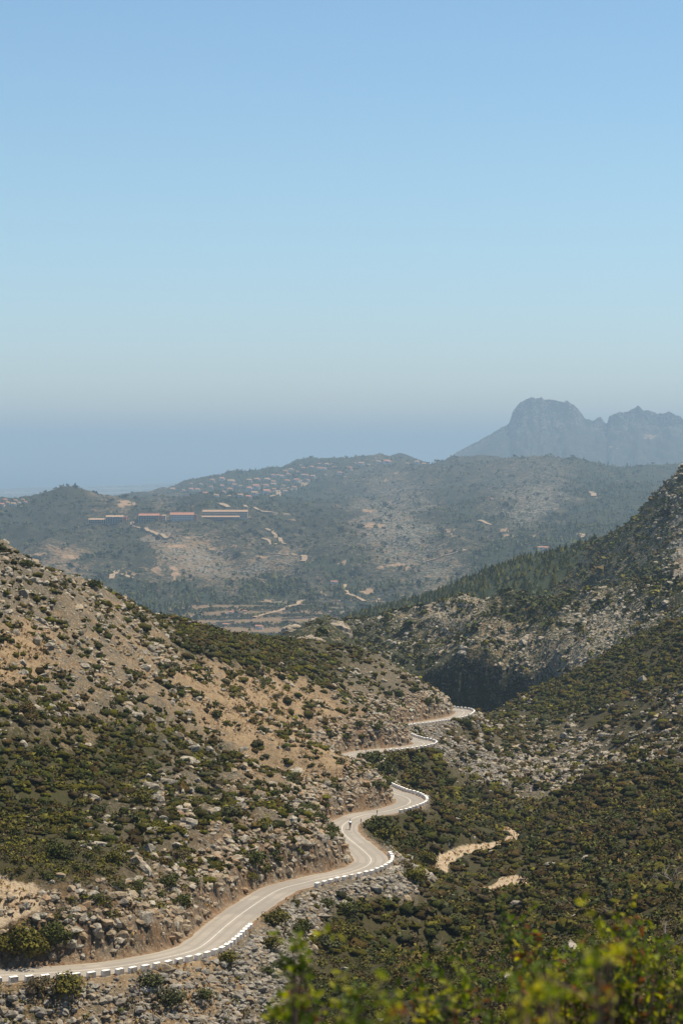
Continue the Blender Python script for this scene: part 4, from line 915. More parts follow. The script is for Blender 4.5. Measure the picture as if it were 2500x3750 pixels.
def scatter_far(name, sheet, w, n, size, tone_p, kind='bush', sd=.35, mat=None):
    P, i, j = sample(sheet, w, n); h = np.exp(rng.normal(np.log(size), sd, n))
    col = TC[tones(n, tone_p)] * np.exp(rng.normal(0, .22, (n, 1)))
    if kind == 'bush': VV = [rock_verts(ICO_V, 1, rng, 3)[0] * np.array([1, 1, .8]) + np.array([0, 0, .35]) for _ in range(14)]; Fc = ICO_F
    elif kind == 'tuft': VV = [leaf_cloud(14, rng, 4, .7, .9) for _ in range(14)]; Fc = TRI(14)
    elif kind == 'rock': VV = list(rock_verts(ICO_V, 14, rng, 6) * np.array([1.2, 1, .75]))
    else:
        tr = [cone_tree(rng) for _ in range(14)]; VV = [t_[0] for t_ in tr]; Fc = tr[0][1]
    if kind == 'rock': Fc = ICO_F
    V = np.stack(VV)[rng.integers(0, len(VV), n)] * h[:, None, None]
    V = np.einsum('nij,nkj->nki', rotz(rng.random(n) * 6.283), V)
    return stuff_copies(name, V, Fc, P, mat or M_LEAF, None if kind == 'rock' else col), P
def area_of(sheet, vis): return (sheet.us[1] - sheet.us[0]) * sheet.D * np.gradient(sheet.ds)[:, None] * vis
aB = area_of(Bs, vis_px(Bs)) * (face < .05) * (.3 + .7 * calm); pB1 = fbm(Bs.X / 12, Bs.Y / 12, 3)
scatter_far('ridge_bushes', Bs, aB * np.clip(scB + pB1 * .9 - .3, .02, 1), 3600, 1.25, (3, 6, 1, .5, .3, 2), 'tuft', .4)
scatter_far('ridge_rocks', Bs, aB * np.clip(rkB * 1.1 - scB * .5 + pB1, 0, 1), 4200, .62, (1,) * 6, 'rock', .5, M_ROCK)
aD = area_of(Ds, vis_px(Ds))
scatter_far('ridge_scrub', Ds, aD * (1 - forD) * (1.0 - .6 * (scD < .5)), 4000, 1.5, (2, 6, 1, .5, .2, 2), 'tuft', .4)
scatter_far('ridge_boulders', Ds, aD * (1 - forD) * smooth01(pxD + nzD * 90, 2380, 2480), 1500, .8, (1,) * 6, 'rock', .5, M_ROCK)
aC = area_of(Cs, vis_px(Cs, .002)) / np.maximum(Yk / 2000, 1) ** 1.2
fz = fbm(Xk / 45, Yk / 70, 4)
scatter_far('far_bushes', Cs, aC * np.clip(scC + fz * 1.1 - .35, .03, 1) * (baC < .4), 11000, 2.5 * KF, (2, 8, 1, .2, .1, .5), 'tuft', .45)
_, PF = scatter_far('pine_woods', Cs, aC * np.clip(foC * 1.3 + fz * .7 - .35, 0, 1) * (baC < .3), 5200, 5.2 * KF, (1.5, 6, 0, 0, .4, .6), 'pine', .25)
# the pine slope: the trees that show largest are things
pw = aD * np.clip(forD * 1.2 + nzD * .5 - .25, 0, 1)
P, i, j = sample(Ds, pw, 2600)
h = np.clip(np.exp(rng.normal(np.log(4.6), .24, len(P))), 2.6, 7.2)
vd = Ds.visible(.0004)[i, j] * (np.abs(P[:, 0] / P[:, 1]) < .169)
zb = Bs.z_at(P[:, 0], P[:, 1] * 0 + 920)
hidden = np.zeros(len(P), bool)
for q_ in range(len(P)):
    u_ = P[q_, 0] / P[q_, 1]
    if -.079 < u_ < .22:
        zz = Bs.z_at(u_ * Bs.ds, Bs.ds) / Bs.ds; hidden[q_] = zz.max() > (P[q_, 2] + h[q_] * .4) / P[q_, 1]
order = np.argsort(-(h / P[:, 1]) * vd * ~hidden); big = order[:240]; rest = order[240:]
tr = [cone_tree(rng, 3, 6) for _ in range(12)]
V = np.stack([t_[0] for t_ in tr])[rng.integers(0, 12, len(rest))] * h[rest][:, None, None]
stuff_copies('pine_slope', V, tr[0][1], P[rest], M_LEAF, TC[tones(len(rest), (2, 6, 0, 0, .6, .4))] * np.exp(rng.normal(0, .2, (len(rest), 1))))
M_BARK = flat('pine_bark', (.12, .085, .06), .9)
tb = MB(); tb.tube([(0, 0, -.05), (.01, 0, .3), (0, .01, .75)], [.028, .022, .008], 5); TRUNK = tb.mesh('trunk', M_BARK)
CROWN = []; PINES = []
for v in range(8):
    r = np.random.default_rng(500 + v); V, Fc = cone_tree(r, 4, 7); t_ = [1, 1, 0, 1, 5, 1, 0, 1][v]
    CROWN.append(mesh_np('crown', V, Fc, [M_LEAF], {'col': np.repeat((TC[t_] * 1.0)[None], len(V), 0)}))
for k, q_ in enumerate(big):
    e = empty('pine_tree', (P[q_, 0], P[q_, 1], P[q_, 2] + CAMZ), rng.random() * 6.283); e.scale = (h[q_] * rng.uniform(.85, 1.15),) * 2 + (h[q_],)
    link('trunk', TRUNK, e); link('crown', CROWN[k % 8], e)
    tall = 'tall ' if h[q_] > 5.7 else 'short ' if h[q_] < 4.5 else 'slender '
    tn = {1: 'dark green', 0: 'olive', 4: 'yellow green', 5: 'grey green'}[[1, 1, 0, 1, 5, 1, 0, 1][k % 8]]
    tag(e, None, 'tree', 'pine trees of the wood under the dark ridge'); PINES.append((e, tall + tn, P[q_]))
WOOD = [(2110,2010,'at the top right of the pine wood'),(2030,2035,'on the top edge of the pine wood'),(1930,2065,'on the upper edge of the pine wood'),(1840,2105,'at the left top of the pine wood'),(1740,2140,'on the left spur of the pine wood'),(1620,2185,'at the left tip of the pine wood'),(1480,2225,'left of the pine wood above the gorge'),(1380,2265,'beside the valley fields'),
 (2090,2070,'in the upper right of the pine wood'),(2000,2110,'in the heart of the pine wood'),(1900,2140,'in the lower middle of the pine wood'),(2150,2120,'at the lower right of the pine wood'),(1800,2165,'low in the left of the pine wood')]
name_all(PINES, '%s pines', '%s pine', WOOD)

# ------------------------------------------------------------------ great outcrops at the end of the brown ridge
def outcrop(px, py, w, h, d, label, seed, flat_=1.0):
    V, Fc = subdivide(ICO2_V, ICO2_F); V, Fc = subdivide(V, Fc)
    a, b, c = V[:, 0], V[:, 1], V[:, 2]
    n_ = ridged(a * 1.6 + seed, c * 1.9 + b, 5, .6) - .5 + (ridged(b * 3 + seed, c * 4 + a * 2, 4) - .5) * .5
    V = V * (1 + .30 * n_)[:, None]; V = np.sign(V) * np.abs(V) ** .85
    R_ = w / 2 / F * d; H_ = h / F * d; x, y, z = at(px, py, d)
    o = link('rock_outcrop', mesh_np('rock_outcrop', V * np.array([R_, R_ * .8, H_ * flat_]), Fc, [M_ROCK])); o.location = (x, y, z + CAMZ)
    tag(o, label, 'rock outcrop', 'outcrops at the end of the brown ridge'); return o
for a in [(1228,2345,120,72,716,'big domed grey outcrop, the tallest at the end of the brown ridge',1.3),(1130,2362,124,30,700,'long low slab outcrop before the domed outcrop',4.1),(1075,2322,92,34,726,'bushy grey outcrop left of the long slab',7.7),
          (1165,2318,70,30,735,'small outcrop behind the slab and the dome',9.2),(1015,2352,60,20,700,'leftmost low outcrop behind the brown brush',11.0),(1298,2400,50,22,690,'small outcrop right under the dome',13.5)]:
    outcrop(*a)

# ------------------------------------------------------------------ apartment blocks, villas, farms
M_CREAM = flat('cream_render', (.48, .40, .31), .9, .15, .3); M_WALLW = flat('white_render', (.60, .57, .52), .9, .08, .3); M_BRICKW = flat('unfinished_brick', (.30, .145, .10), .9, .25, .4)
M_GREYW = flat('raw_concrete', (.40, .37, .33), .9, .2, .4); M_DARKV = flat('dark_opening', (.035, .035, .04), .6); M_ROOFT = flat('tan_roof_tiles', (.36, .235, .145), .9, .2, .5); M_ROOFR = flat('salmon_roof_tiles', (.36, .17, .11), .9, .22, .5); M_RED = flat('red_brick_wall', (.42, .13, .09), .9, .2, .4)
def gable(w, dpt, z0, h, over=.6, ridge_y=0.0):
    V = []; x = w / 2 + over; y0, y1 = -dpt / 2 - over, dpt / 2 + over
    V = [(-x, y0, z0), (x, y0, z0), (x, y1, z0), (-x, y1, z0), (-x, ridge_y, z0 + h), (x, ridge_y, z0 + h)]
    return V, [(0, 1, 5, 4), (2, 3, 4, 5), (1, 2, 5), (3, 0, 4), (3, 2, 1, 0)]
def apartment(px0, px1, pyb, fh, floors, bays, roofm, wallm, label, chim=0, end=None, roof_h=3.2, rz=0.0, dep=11.0, open_=False, up=0.0):
    c = Cs.hit((px0 + px1) / 2, pyb); d = c.y; w = (px1 - px0) / F * d / KF
    e = empty('apartment_block', (c.x, c.y + dep / 2 * KF, c.z + CAMZ + up * KF), rz); e.scale = (KF, KF, KF); H_ = fh * floors
    bxm = MB(); bxm.box((0, .6 if open_ else 0, H_ / 2 - 3), (w, dep - (1.2 if open_ else 0), H_ + 6)); bxm.build('wall', M_DARKV if open_ else wallm, e)
    V, Fc = gable(w, dep, H_ + .02, roof_h); g = MB(); g.add(V, Fc); rf = g.build('roof', roofm, e)
    for k in range(chim):
        cm = MB(); cm.box((-w / 2 + (k + .5) * w / chim, 0, H_ + roof_h + .5), (.9, .9, 2.4)); cm.build('chimney', roofm, rf)
    bw_ = w / bays
    if open_:
        sl = MB(); sl.box((0, -dep / 2 + .2, 0), (w, 2.0, .35)); slab = sl.mesh('floor_slab', wallm)
        for f in range(floors + 1): o = link('floor_slab', slab, e); o.location.z = f * fh + .1
        cm = MB(); cm.box((0, -dep / 2 - .1, H_ / 2 - 1.5), (.7, .45, H_ + 3)); colm = cm.mesh('column', wallm)
        for k in range(bays + 1): o = link('column', colm, e); o.location.x = -w / 2 + k * bw_
    else:
        wm = MB(); wm.box((0, -dep / 2 - .02, 0), (bw_ * .55, .16, fh * .56)); win = wm.mesh('window', M_DARKV)
        fm_ = MB(); fm_.box((0, -dep / 2 - .12, -fh * .3), (bw_ * .62, .3, .14)); sill = fm_.mesh('sill', wallm)
        for f in range(floors):
            for k in range(bays):
                o = link('window', win, e); o.location = (-w / 2 + (k + .5) * bw_, 0, f * fh + fh * .55); link('sill', sill, o)
    if end:
        em = MB(); em.box((w / 2 + 2.6, 0, H_ / 2 - 2), (5.0, dep * .8, H_ * 1.02 + 4)); em.build('end_wing', end, e)
    tag(e, label, 'apartment block', 'unfinished apartment blocks on the far hill'); return e
apartment(326, 387, 1917, 2.6, 2, 8, M_ROOFT, M_GREYW, 'lowest tan roofed block, leftmost of the row', roof_h=2.2, open_=True)
apartment(389, 450, 1918, 2.9, 3, 10, M_ROOFT, M_GREYW, 'dark fronted block under a tan roof with a red brick end', end=M_RED, roof_h=2.6, open_=True, up=.8)
apartment(509, 581, 1911, 2.9, 3, 12, M_ROOFR, M_GREYW, 'salmon roofed block with many chimneys and a red end wing', chim=12, end=M_RED, roof_h=3.0, open_=True)
apartment(624, 708, 1908, 2.9, 3, 14, M_ROOFR, M_WALLW, 'white fronted block with windows in rows and a salmon roof', chim=10, end=M_BRICKW, roof_h=3.4)
apartment(733, 876, 1909, 2.9, 2, 18, M_ROOFT, M_GREYW, 'longest block of the row, with tan roof and open concrete frame', roof_h=3.0, open_=True)
apartment(743, 906, 1899, 2.9, 3, 18, M_ROOFT, M_CREAM, 'long tan roofed block close behind the longest block', roof_h=2.6, dep=9, up=1.0)
apartment(595, 607, 1911, 2.9, 3, 2, M_ROOFT, M_CREAM, 'small cream block between the two salmon roofed blocks', roof_h=1.2, dep=9)

def villa_meshes(v):
    r = np.random.default_rng(700 + v); w = r.uniform(.9, 1.3); dp = r.uniform(.6, .8); h = r.choice([.36, .55]); wallm = [M_WALLW, M_CREAM, M_WALLW][v % 3]; roofm = [M_ROOFR, M_ROOFT, M_ROOFR, M_ROOFT][v % 4]
    b_ = MB(); b_.box((0, 0, h / 2 - .25), (w, dp, h + .5)); b_.box((w * .42, -dp * .42, h * .35 - .25), (w * .5, dp * .6, h * .7 + .5))
    ro = MB(); V, Fc = gable(w, dp, h + .005, .20, .05); ro.add(V, Fc); V, Fc = gable(w * .5, dp * .6, h * .7 + .005, .13, .04); ro.add([(a + w * .42, b2 - dp * .42, c) for a, b2, c in V], Fc)
    wi = MB(); wi.box((-w * .2, -dp / 2 - .004, h * .55), (.14, .02, .16)); return b_.mesh('wall', wallm), ro.mesh('roof', roofm), wi.mesh('window', M_DARKV), w
VM = [villa_meshes(v) for v in range(12)]
VPL = [(60,1845,'left of the dome hill'),(660,1790,'at the village hill left foot'),(790,1770,'on the left village crest'),(760,1815,'low on the left village hill'),(880,1800,'in the middle of the village'),(960,1755,'on the upper left village hill'),(1050,1730,'high on the village hill'),(1130,1695,'on the village hill summit'),(1010,1790,'by the large white house'),(1150,1745,'on the right village hill'),(1280,1715,'on the ridge right of the village'),(1400,1695,'on the ridge under the dark cone'),(960,1822,'along the village lower edge')]
VIL = [(575,1790,16),(632,1798,26),(672,1799,14),(700,1800,18),(722,1800,20),(752,1810,22),(778,1766,24),(812,1763,20),(846,1768,24),(773,1787,18),(812,1786,16),(843,1797,20),(913,1762,22),(942,1764,20),(976,1760,20),(1000,1768,18),(1015,1747,18),(1030,1749,16),(1054,1741,14),(1050,1765,18),(1002,1777,20),(938,1792,24),(912,1797,18),(975,1785,16),(1003,1795,14),(793,1819,20),(840,1821,18),(880,1818,20),(910,1824,24),(931,1815,24),(975,1812,28),(1038,1782,18),(1068,1795,16),(1043,1802,18),(1078,1793,22),(1087,1768,22),(1100,1765,14),(1128,1764,16),(1120,1748,20),(1145,1750,20),(1089,1733,12),(1110,1720,20),(1141,1714,20),(1101,1707,10),(1123,1718,8),(1169,1702,12),(1195,1706,16),(1170,1720,18),(1188,1722,16),(1215,1703,16),(1223,1718,16),(1242,1738,24),(1263,1749,10),(1285,1724,14),(1278,1717,16),(1322,1705,24),(1348,1704,12),(1385,1697,24),(1415,1697,26),(1490,1700,18),(1525,1698,22),(1550,1703,20),(1302,1698,10),(1375,1682,14),(1065,1725,16),(1045,1733,18),(1000,1745,14),(1108,1742,14),(1192,1742,12),(858,1783,18),(880,1782,16),(735,1778,14),(700,1775,12),(890,1765,12),(960,1778,14),(820,1808,14),
       (10,1852,20),(30,1846,18),(50,1850,24),(72,1846,16),(95,1842,18),(20,1838,16),(58,1836,18),(85,1834,14)]
vit = []
for k, (x, y, w) in enumerate(VIL):
    c = Cs.hit(x, y)
    if c is None: continue
    v = int(rng.integers(0, 12)); b_, ro, wi, w0 = VM[v]; s_ = w * rng.uniform(.75, 1.15) / F * c.y / (w0 * 1.25)
    e = empty('villa', (c.x, c.y, c.z + CAMZ), rng.uniform(-.5, .5)); e.scale = (s_, s_, s_ * 1.1)
    link('wall', b_, e); link('roof', ro, e); link('window', wi, e); o = link('window', wi, e); o.location.x = .3 * w0
    tag(e, None, 'house', 'villas of the hillside village')
    tn = ['white ', 'cream ', 'white '][v % 3] + ['salmon roofed', 'tan roofed', 'salmon roofed', 'tan roofed'][v % 4]
    vit.append((e, ('large ' if w > 21 else 'tiny ' if w < 14 else '') + tn, c))
name_all(vit, '%s villas', '%s villa', VPL)
# farms
for x, y, w, v, lb in [(1224,2136,28,0,'salmon roofed farmhouse above the orchard rows'),(896,2240,18,4,'low farm shed with a tan roof among the green fields'),(948,2304,30,6,'white walled farm building by the cypress at the valley floor'),(1986,2012,46,8,'wide red roofed farm among the pines'),(2095,2006,44,3,'long pale shed right of the red roofed farm'),(1798,1830,14,6,'lone white hut on the wooded far slope'),(826,2290,22,2,'red roofed house at the lower left of the fields'),(845,2248,20,6,'pale sheds left of the green field'),(1140,2238,16,1,'small tan roofed hut on the terraces')]:
    c = Cs.hit(x, y); b_, ro, wi, w0 = VM[v]
    if c is None: continue
    s_ = w / F * c.y / (w0 * 1.25); e = empty('farmhouse', (c.x, c.y, c.z + CAMZ), rng.uniform(-.2, .2)); e.scale = (s_, s_ * .7, s_ * (.45 if w > 40 else .8))
    link('wall', b_, e); link('roof', ro, e); link('window', wi, e); tag(e, lb, 'farmhouse', 'farm buildings of the valley')
# the town on the coast
cpl = [(30,1808,'at the left end of the coast'),(130,1805,'on the low cape left of the dome hill'),(320,1790,'right behind the dome hill'),(420,1785,'on the middle of the coast'),(530,1785,'on the right part of the coast'),(640,1780,'where the coast meets the village hill')]
cit = []
for x, y, w, hh in [(12,1806,22,5),(40,1812,16,4),(62,1803,50,5),(105,1802,18,4),(128,1808,20,5),(50,1820,40,4),(300,1791,34,7),(333,1790,26,7),(402,1783,26,6),(310,1803,30,5),(352,1805,26,5),(385,1803,24,5),(420,1804,30,5),(455,1800,30,6),(440,1786,20,6),(470,1782,36,6),(500,1784,26,7),(530,1780,24,7),(556,1786,20,6),(540,1797,30,5),(500,1800,36,5),(575,1778,28,7),(604,1778,34,8),(632,1776,26,8),(590,1790,30,5),(622,1794,20,5),(655,1788,16,5),(480,1810,24,4),(360,1792,16,5),(575,1800,26,4)]:
    u_ = (x - PX0) / F; t_ = -(y - YH) / F; z_ = G.z_at(u_ * G.ds, G.ds) / G.ds; k_ = np.where(z_ >= t_)[0]; d = float(G.ds[k_[0]]) if len(k_) else 15500. * KF
    d = min(d, 14800. * KF); w_ = w / F * d; h_ = hh / F * d; zg = float(G.z_at(np.array(u_ * d), np.array(d)))
    e = empty('coast_block', (u_ * d, d, zg + CAMZ), 0); mt = [M_WALLW, M_CREAM][len(cit) % 2]
    b_ = MB(); b_.box((0, 0, h_ / 2 - 3), (w_, 24, h_ + 6)); b_.build('wall', mt, e)
    ro = MB(); ro.box((-w_ * .2, 1, h_ + 1.3), (w_ * .35, 12, 2.6)); ro.build('roof_house', M_ROOFT, e)
    wn_ = MB(); wn_.box((0, -12.05, h_ * .5), (w_ * .85, .6, 2.4)); wn_.build('window_band', M_DARKV, e)
    tag(e, None, 'building', 'pale buildings of the coast town'); cit.append((e, ('long ' if w > 29 else 'short ' if w < 20 else '') + ['white', 'cream'][len(cit) % 2], (u_ * d, d, t_ * d)))
name_all(cit, '%s blocks', '%s block', cpl)

# dirt roads and terrace walls of the valley
M_DIRTR = flat('dirt_road', (.29, .21, .135), .95, .15, .2); M_DRYW = flat('dry_stone', (.30, .25, .185), .95, .25, .5)
def drape(name, pts, w, mat, lift=2.0):
    w = w * KF
    H_ = [Cs.hit(*p) for p in pts]; H_ = np.array([tuple(h) for h in H_ if h is not None])
    if len(H_) < 2: return
    P = catmull(H_, 5.0); P[:, 2] = Cs.z_at(P[:, 0], P[:, 1]) + lift
    T_ = np.gradient(P[:, :2], axis=0); T_ /= np.linalg.norm(T_, axis=1)[:, None]; L_ = np.stack([-T_[:, 1], T_[:, 0]], 1)
    a = P.copy(); a[:, :2] += L_ * w / 2; b_ = P.copy(); b_[:, :2] -= L_ * w / 2
    for q_ in (a, b_): q_[:, 2] = np.maximum(q_[:, 2], Cs.z_at(q_[:, 0], q_[:, 1]) + lift)
    a2 = a.copy(); b2 = b_.copy(); a2[:, 2] -= 6; b2[:, 2] -= 6
    V = np.stack([a2, a, b_, b2], 1); n_ = len(P); V[..., 2] += CAMZ; i = np.arange(n_ * 4).reshape(n_, 4)
    fc = np.stack([i[:-1, :-1], i[:-1, 1:], i[1:, 1:], i[1:, :-1]], -1).reshape(-1, 4)
    return tag(link(name, mesh_np(name, V.reshape(-1, 3), fc, [mat])), kind='structure')
for p, w in [([(487,1914),(484,1920),(490,1930),(520,1938),(560,1952),(600,1966),(625,1972)], 5),([(975,1938),(998,1950),(1008,1962),(1028,1984),(1045,1998)], 5),([(960,1974),(985,1983),(1010,1997)], 4.5),([(1106,2036),(1115,2046),(1108,2058)], 7),([(1262,2143),(1267,2168),(1285,2182),(1318,2196),(1336,2206)], 4.5),([(930,2264),(990,2248),(1030,2238),(1075,2220),(1100,2205),(1130,2202)], 4.5),([(803,1846),(820,1852),(838,1860)], 8),([(1748,1910),(1775,1916),(1800,1925)], 6),([(2163,1803),(2172,1810),(2172,1820)], 9),([(406,2124),(412,2108),(425,2098),(445,2094)], 6),([(445,2105),(470,2115),(490,2122)], 4),([(2150,1965),(2115,1958),(2135,1972)], 5),
             ([(1000,1822),(1020,1812),(1000,1802),(1030,1793),(1055,1786)], 10),([(895,1852),(935,1862),(960,1875),(1000,1880),(1060,1885)], 5),([(960,2030),(1010,2030),(1060,2036)], 4),([(1560,2058),(1620,2038),(1680,2022),(1720,2018)], 5)]: drape('dirt_road', p, w, M_DIRTR)
wl_ = []
for p in [[(620,1970),(690,1965),(755,1958)],[(640,1985),(720,1980)],[(1160,2187),(1225,2188),(1300,2190)],[(1165,2206),(1230,2207),(1290,2208)],[(1170,2226),(1240,2228),(1300,2226)],[(1175,2243),(1250,2244),(1325,2240)],[(985,2210),(1060,2204)],[(1000,2226),(1090,2224)],[(1010,2240),(1100,2240)],[(1020,2256),(1130,2252)],[(1030,2270),(1150,2264)],[(800,2270),(870,2266),(930,2268)],[(790,2284),(860,2280)],[(840,2296),(930,2290)],[(820,2255),(890,2250)],[(1380,2175),(1450,2170)],[(1385,2188),(1450,2184)],[(1390,2200),(1440,2198)]]:
    H_ = np.array([tuple(Cs.hit(*q_)) for q_ in p]); P = catmull(H_, 4.0) if len(H_) > 2 else np.linspace(H_[0], H_[1], 12); P[:, 2] = Cs.z_at(P[:, 0], P[:, 1])
    wm = MB(); c0 = P[len(P) // 2].copy()
    a = P.copy(); a[:, 1] -= .8; b_ = P.copy(); b_[:, 1] += .8
    V = []
    for q_ in range(len(P)): V += [(a[q_, 0], a[q_, 1], a[q_, 2] - 3), (a[q_, 0], a[q_, 1], a[q_, 2] + 2.2 + .3 * rng.random()), (b_[q_, 0], b_[q_, 1], b_[q_, 2] + 2.1), (b_[q_, 0], b_[q_, 1], b_[q_, 2] - 3)]
    Fc = [(i * 4 + j, i * 4 + j + 1, i * 4 + j + 5, i * 4 + j + 4) for i in range(len(P) - 1) for j in range(3)] + [(0, 1, 2, 3), tuple(4 * (len(P) - 1) + j for j in (3, 2, 1, 0))]
    wm.add([(x - c0[0], y - c0[1], z - c0[2]) for x, y, z in V], Fc); o = wm.build('terrace_wall', M_DRYW); o.location = (c0[0], c0[1], c0[2] + CAMZ)
    tag(o, None, 'wall', 'terrace walls of the valley'); wl_.append((o, 'long' if len(P) > 25 else 'short', c0))
name_all(wl_, '%s pale terrace walls', '%s pale terrace wall', [(690,1970,'under the white fronted block'),(1230,2190,'across the upper orchard'),(1250,2235,'across the lower orchard'),(1050,2215,'on the upper brown fields'),(1090,2258,'on the lower brown fields'),(860,2275,'on the fields at the left'),(1420,2185,'right of the pale farm track')])
scatter_far('orchard', Cs, aC * fieldC * np.clip(bandC + .2, 0, 1), 2600, 1.5 * KF, (1, 6, 0, 0, 1, 1), 'tuft', .2)

# ------------------------------------------------------------------ bare dead branches in the brush
M_DEAD = flat('dead_wood', (.36, .31, .26), .9, .2, 4)
for x, y, h_, lb in [(2079,3345,2.6,'bare pale dead branches standing in the brush left of the blurred bush top'),(2225,3310,1.7,'small bare grey branches above the blurred bush'),(2390,3262,2.2,'bare pale twigs on the dark slope above the blurred bush'),(2475,3250,3.2,'tall slanting dead branch at the right edge'),(2455,3480,2.4,'bare forked dead branch low at the right edge'),(1615,3490,1.6,'pale dead twigs in the dark brush at the bottom'),(1700,3160,1.3,'grey dead twigs by the dirt track')]:
    c = A.hit(x, y); r = random.Random(x); tb = MB()
    if c is None: continue
    def grow(p, d, L, rad, dep):
        pts = [p]; q_ = Vector(p)
        for _ in range(3):
            d = (d + Vector((r.gauss(0, .22), r.gauss(0, .22), r.gauss(0.04, .12)))).normalized(); q_ = q_ + d * L / 3; pts.append(tuple(q_))
        tb.tube(pts, [rad, rad * .8, rad * .6, rad * .4], 4)
        if dep:
            for _ in range(3): grow(pts[r.randint(1, 3)], (d + Vector((r.gauss(0, .7), r.gauss(0, .5), r.gauss(.2, .4)))).normalized(), L * .62, rad * .5, dep - 1)
    for _ in range(3): grow((r.gauss(0, .15), r.gauss(0, .15), -.1), Vector((r.gauss(0, .4), r.gauss(0, .3), 1)).normalized(), h_ * .75, .05, 2)
    o = tb.build('dead_branch', M_DEAD); o.location = (c.x, c.y, c.z + CAMZ); tag(o, lb, 'dead branch', 'dead branches in the brush')

# ------------------------------------------------------------------ cyclist
M_CARB = flat('bike_black', (.02, .02, .022), .4); M_TYRE = flat('tyre_rubber', (.025, .025, .025), .8); M_SKIN = flat('skin', (.42, .24, .16), .6); M_JERS = flat('jersey_white', (.62, .76, .84), .8); M_SHORT = flat('shorts_black', (.018, .018, .022), .7); M_SHOE = flat('shoe_white', (.55, .55, .55), .6)
def foot_point(px, py):
    """point of the road's right lane seen at a pixel"""
    best = None
    for off in np.linspace(-2.3, 2.3, 47):
        q_ = ROAD[:, :2] + LEFT * off; x = q_[:, 0] / q_[:, 1] * F + PX0; y = YH - ROAD[:, 2] / q_[:, 1] * F
        k = int(np.hypot(x - px, y - py).argmin()); e_ = math.hypot(x[k] - px, y[k] - py)
        if best is None or e_ < best[0]: best = (e_, k, q_[k])
    return best[1], best[2]
i0, q0 = foot_point(1282.5, 3038.5)
head = math.atan2(TAN[i0, 1], TAN[i0, 0]) - math.pi / 2
LOC = (q0[0], q0[1], ROAD[i0, 2] + CAMZ + .012)
bike = empty('bicycle', LOC, head); tag(bike, 'black road bicycle under the rider in the bend', 'bicycle')
BB = (0, -.06, .28); ST = (0, -.2, .80); HT = (0, .40, .84); HB = (0, .44, .66); RW = (0, -.48, .335); FW = (0, .52, .335)
fr = MB()
for a, c, r_ in ((BB, ST, .018), (BB, HB, .02), (ST, HT, .016), (HB, HT, .02)): fr.tube([a, c], r_, 6)
for sx in (-.05, .05):
    fr.tube([(sx * .4, BB[1], BB[2]), (sx, RW[1], RW[2])], .011, 5); fr.tube([(0, ST[1] + .02, .74), (sx, RW[1], RW[2])], .009, 5)
fr.build('frame', M_CARB, bike)
fk = MB()
for sx in (-.05, .05): fk.tube([(0, .44, .66), (sx, .46, .6), (sx, FW[1], FW[2])], .011, 5)
fk.build('fork', M_CARB, bike)
hb = MB(); hb.tube([(0, .40, .84), (0, .42, .92), (0, .49, .93)], .014, 5)
for sx in (-1, 1): hb.tube([(0, .49, .93), (sx * .19, .49, .93), (sx * .2, .58, .92), (sx * .2, .6, .85), (sx * .2, .52, .80)], .012, 5)
hb.build('handlebar', M_CARB, bike)
sd = MB(); sd.tube([(0, -.2, .8), (0, -.225, .92)], .013, 5); sd.box((0, -.28, .945), (.14, .14, .045)); sd.box((0, -.14, .945), (.05, .18, .04)); sd.build('saddle', M_CARB, bike)
ck = MB(); ck.ring(BB, .085, .012, 'x', 14, 4); ck.tube([(-.07, BB[1], BB[2]), (.07, BB[1], BB[2])], .015, 5)
for sx, dz in ((.09, .165), (-.09, -.165)): ck.tube([(sx, BB[1], BB[2]), (sx, BB[1], BB[2] + dz)], .012, 4); ck.box((sx + .05 * (1 if sx > 0 else -1), BB[1], BB[2] + dz), (.09, .07, .02))
ck.build('crank', M_CARB, bike)
for c in (RW, FW):
    sp = MB()
    for k in range(12):
        a = math.pi * k / 12; sp.tube([(c[0], c[1] - .31 * math.cos(a), c[2] - .31 * math.sin(a)), (c[0], c[1] + .31 * math.cos(a), c[2] + .31 * math.sin(a))], .0022, 3, cap=False)
    w_ = sp.build('wheel', M_CARB, bike)
    rg = MB(); rg.ring(c, .305, .014, 'x', 26, 5); rg.build('rim', M_CARB, w_)
    rg = MB(); rg.ring(c, .322, .0135, 'x', 26, 6); rg.build('tyre', M_TYRE, w_)
rider = empty('person', LOC, head); tag(rider, 'cyclist in white jersey and black shorts riding away up the bend, seen from behind', 'person')
def skin(name, V, E_, R_, mat, parent, root=0, sub=1):
    me = bpy.data.meshes.new(name); me.from_pydata(V, E_, []); o = bpy.data.objects.new(name, me); COL.objects.link(o)
    md = o.modifiers.new('skin', 'SKIN'); md.use_smooth_shade = True
    for k, r_ in enumerate(R_):
        d_ = me.skin_vertices[0].data[k]; d_.radius = (r_, r_) if not isinstance(r_, tuple) else r_; d_.use_root = (k == root)
    if sub: sm = o.modifiers.new('sub', 'SUBSURF'); sm.levels = sub; sm.render_levels = sub
    dg = bpy.context.evaluated_depsgraph_get(); m2 = bpy.data.meshes.new_from_object(o.evaluated_get(dg)); m2.materials.clear(); m2.materials.append(mat); m2.name = name
    bpy.data.objects.remove(o); bpy.data.meshes.remove(me); return link(name, m2, parent)
PEL, CH, NK, HD = (0, -.22, 1.0), (0, .12, 1.27), (0, .25, 1.36), (0, .33, 1.47)
bv = [PEL, (0, -.06, 1.14), CH, NK, (0, .28, 1.42), HD, (0, .35, 1.55), (0, .415, 1.46)]; be = [(0, 1), (1, 2), (2, 3), (3, 4), (4, 5), (5, 6), (5, 7)]; br = [.13, .12, (.15, .12), .062, .06, .088, .06, .026]
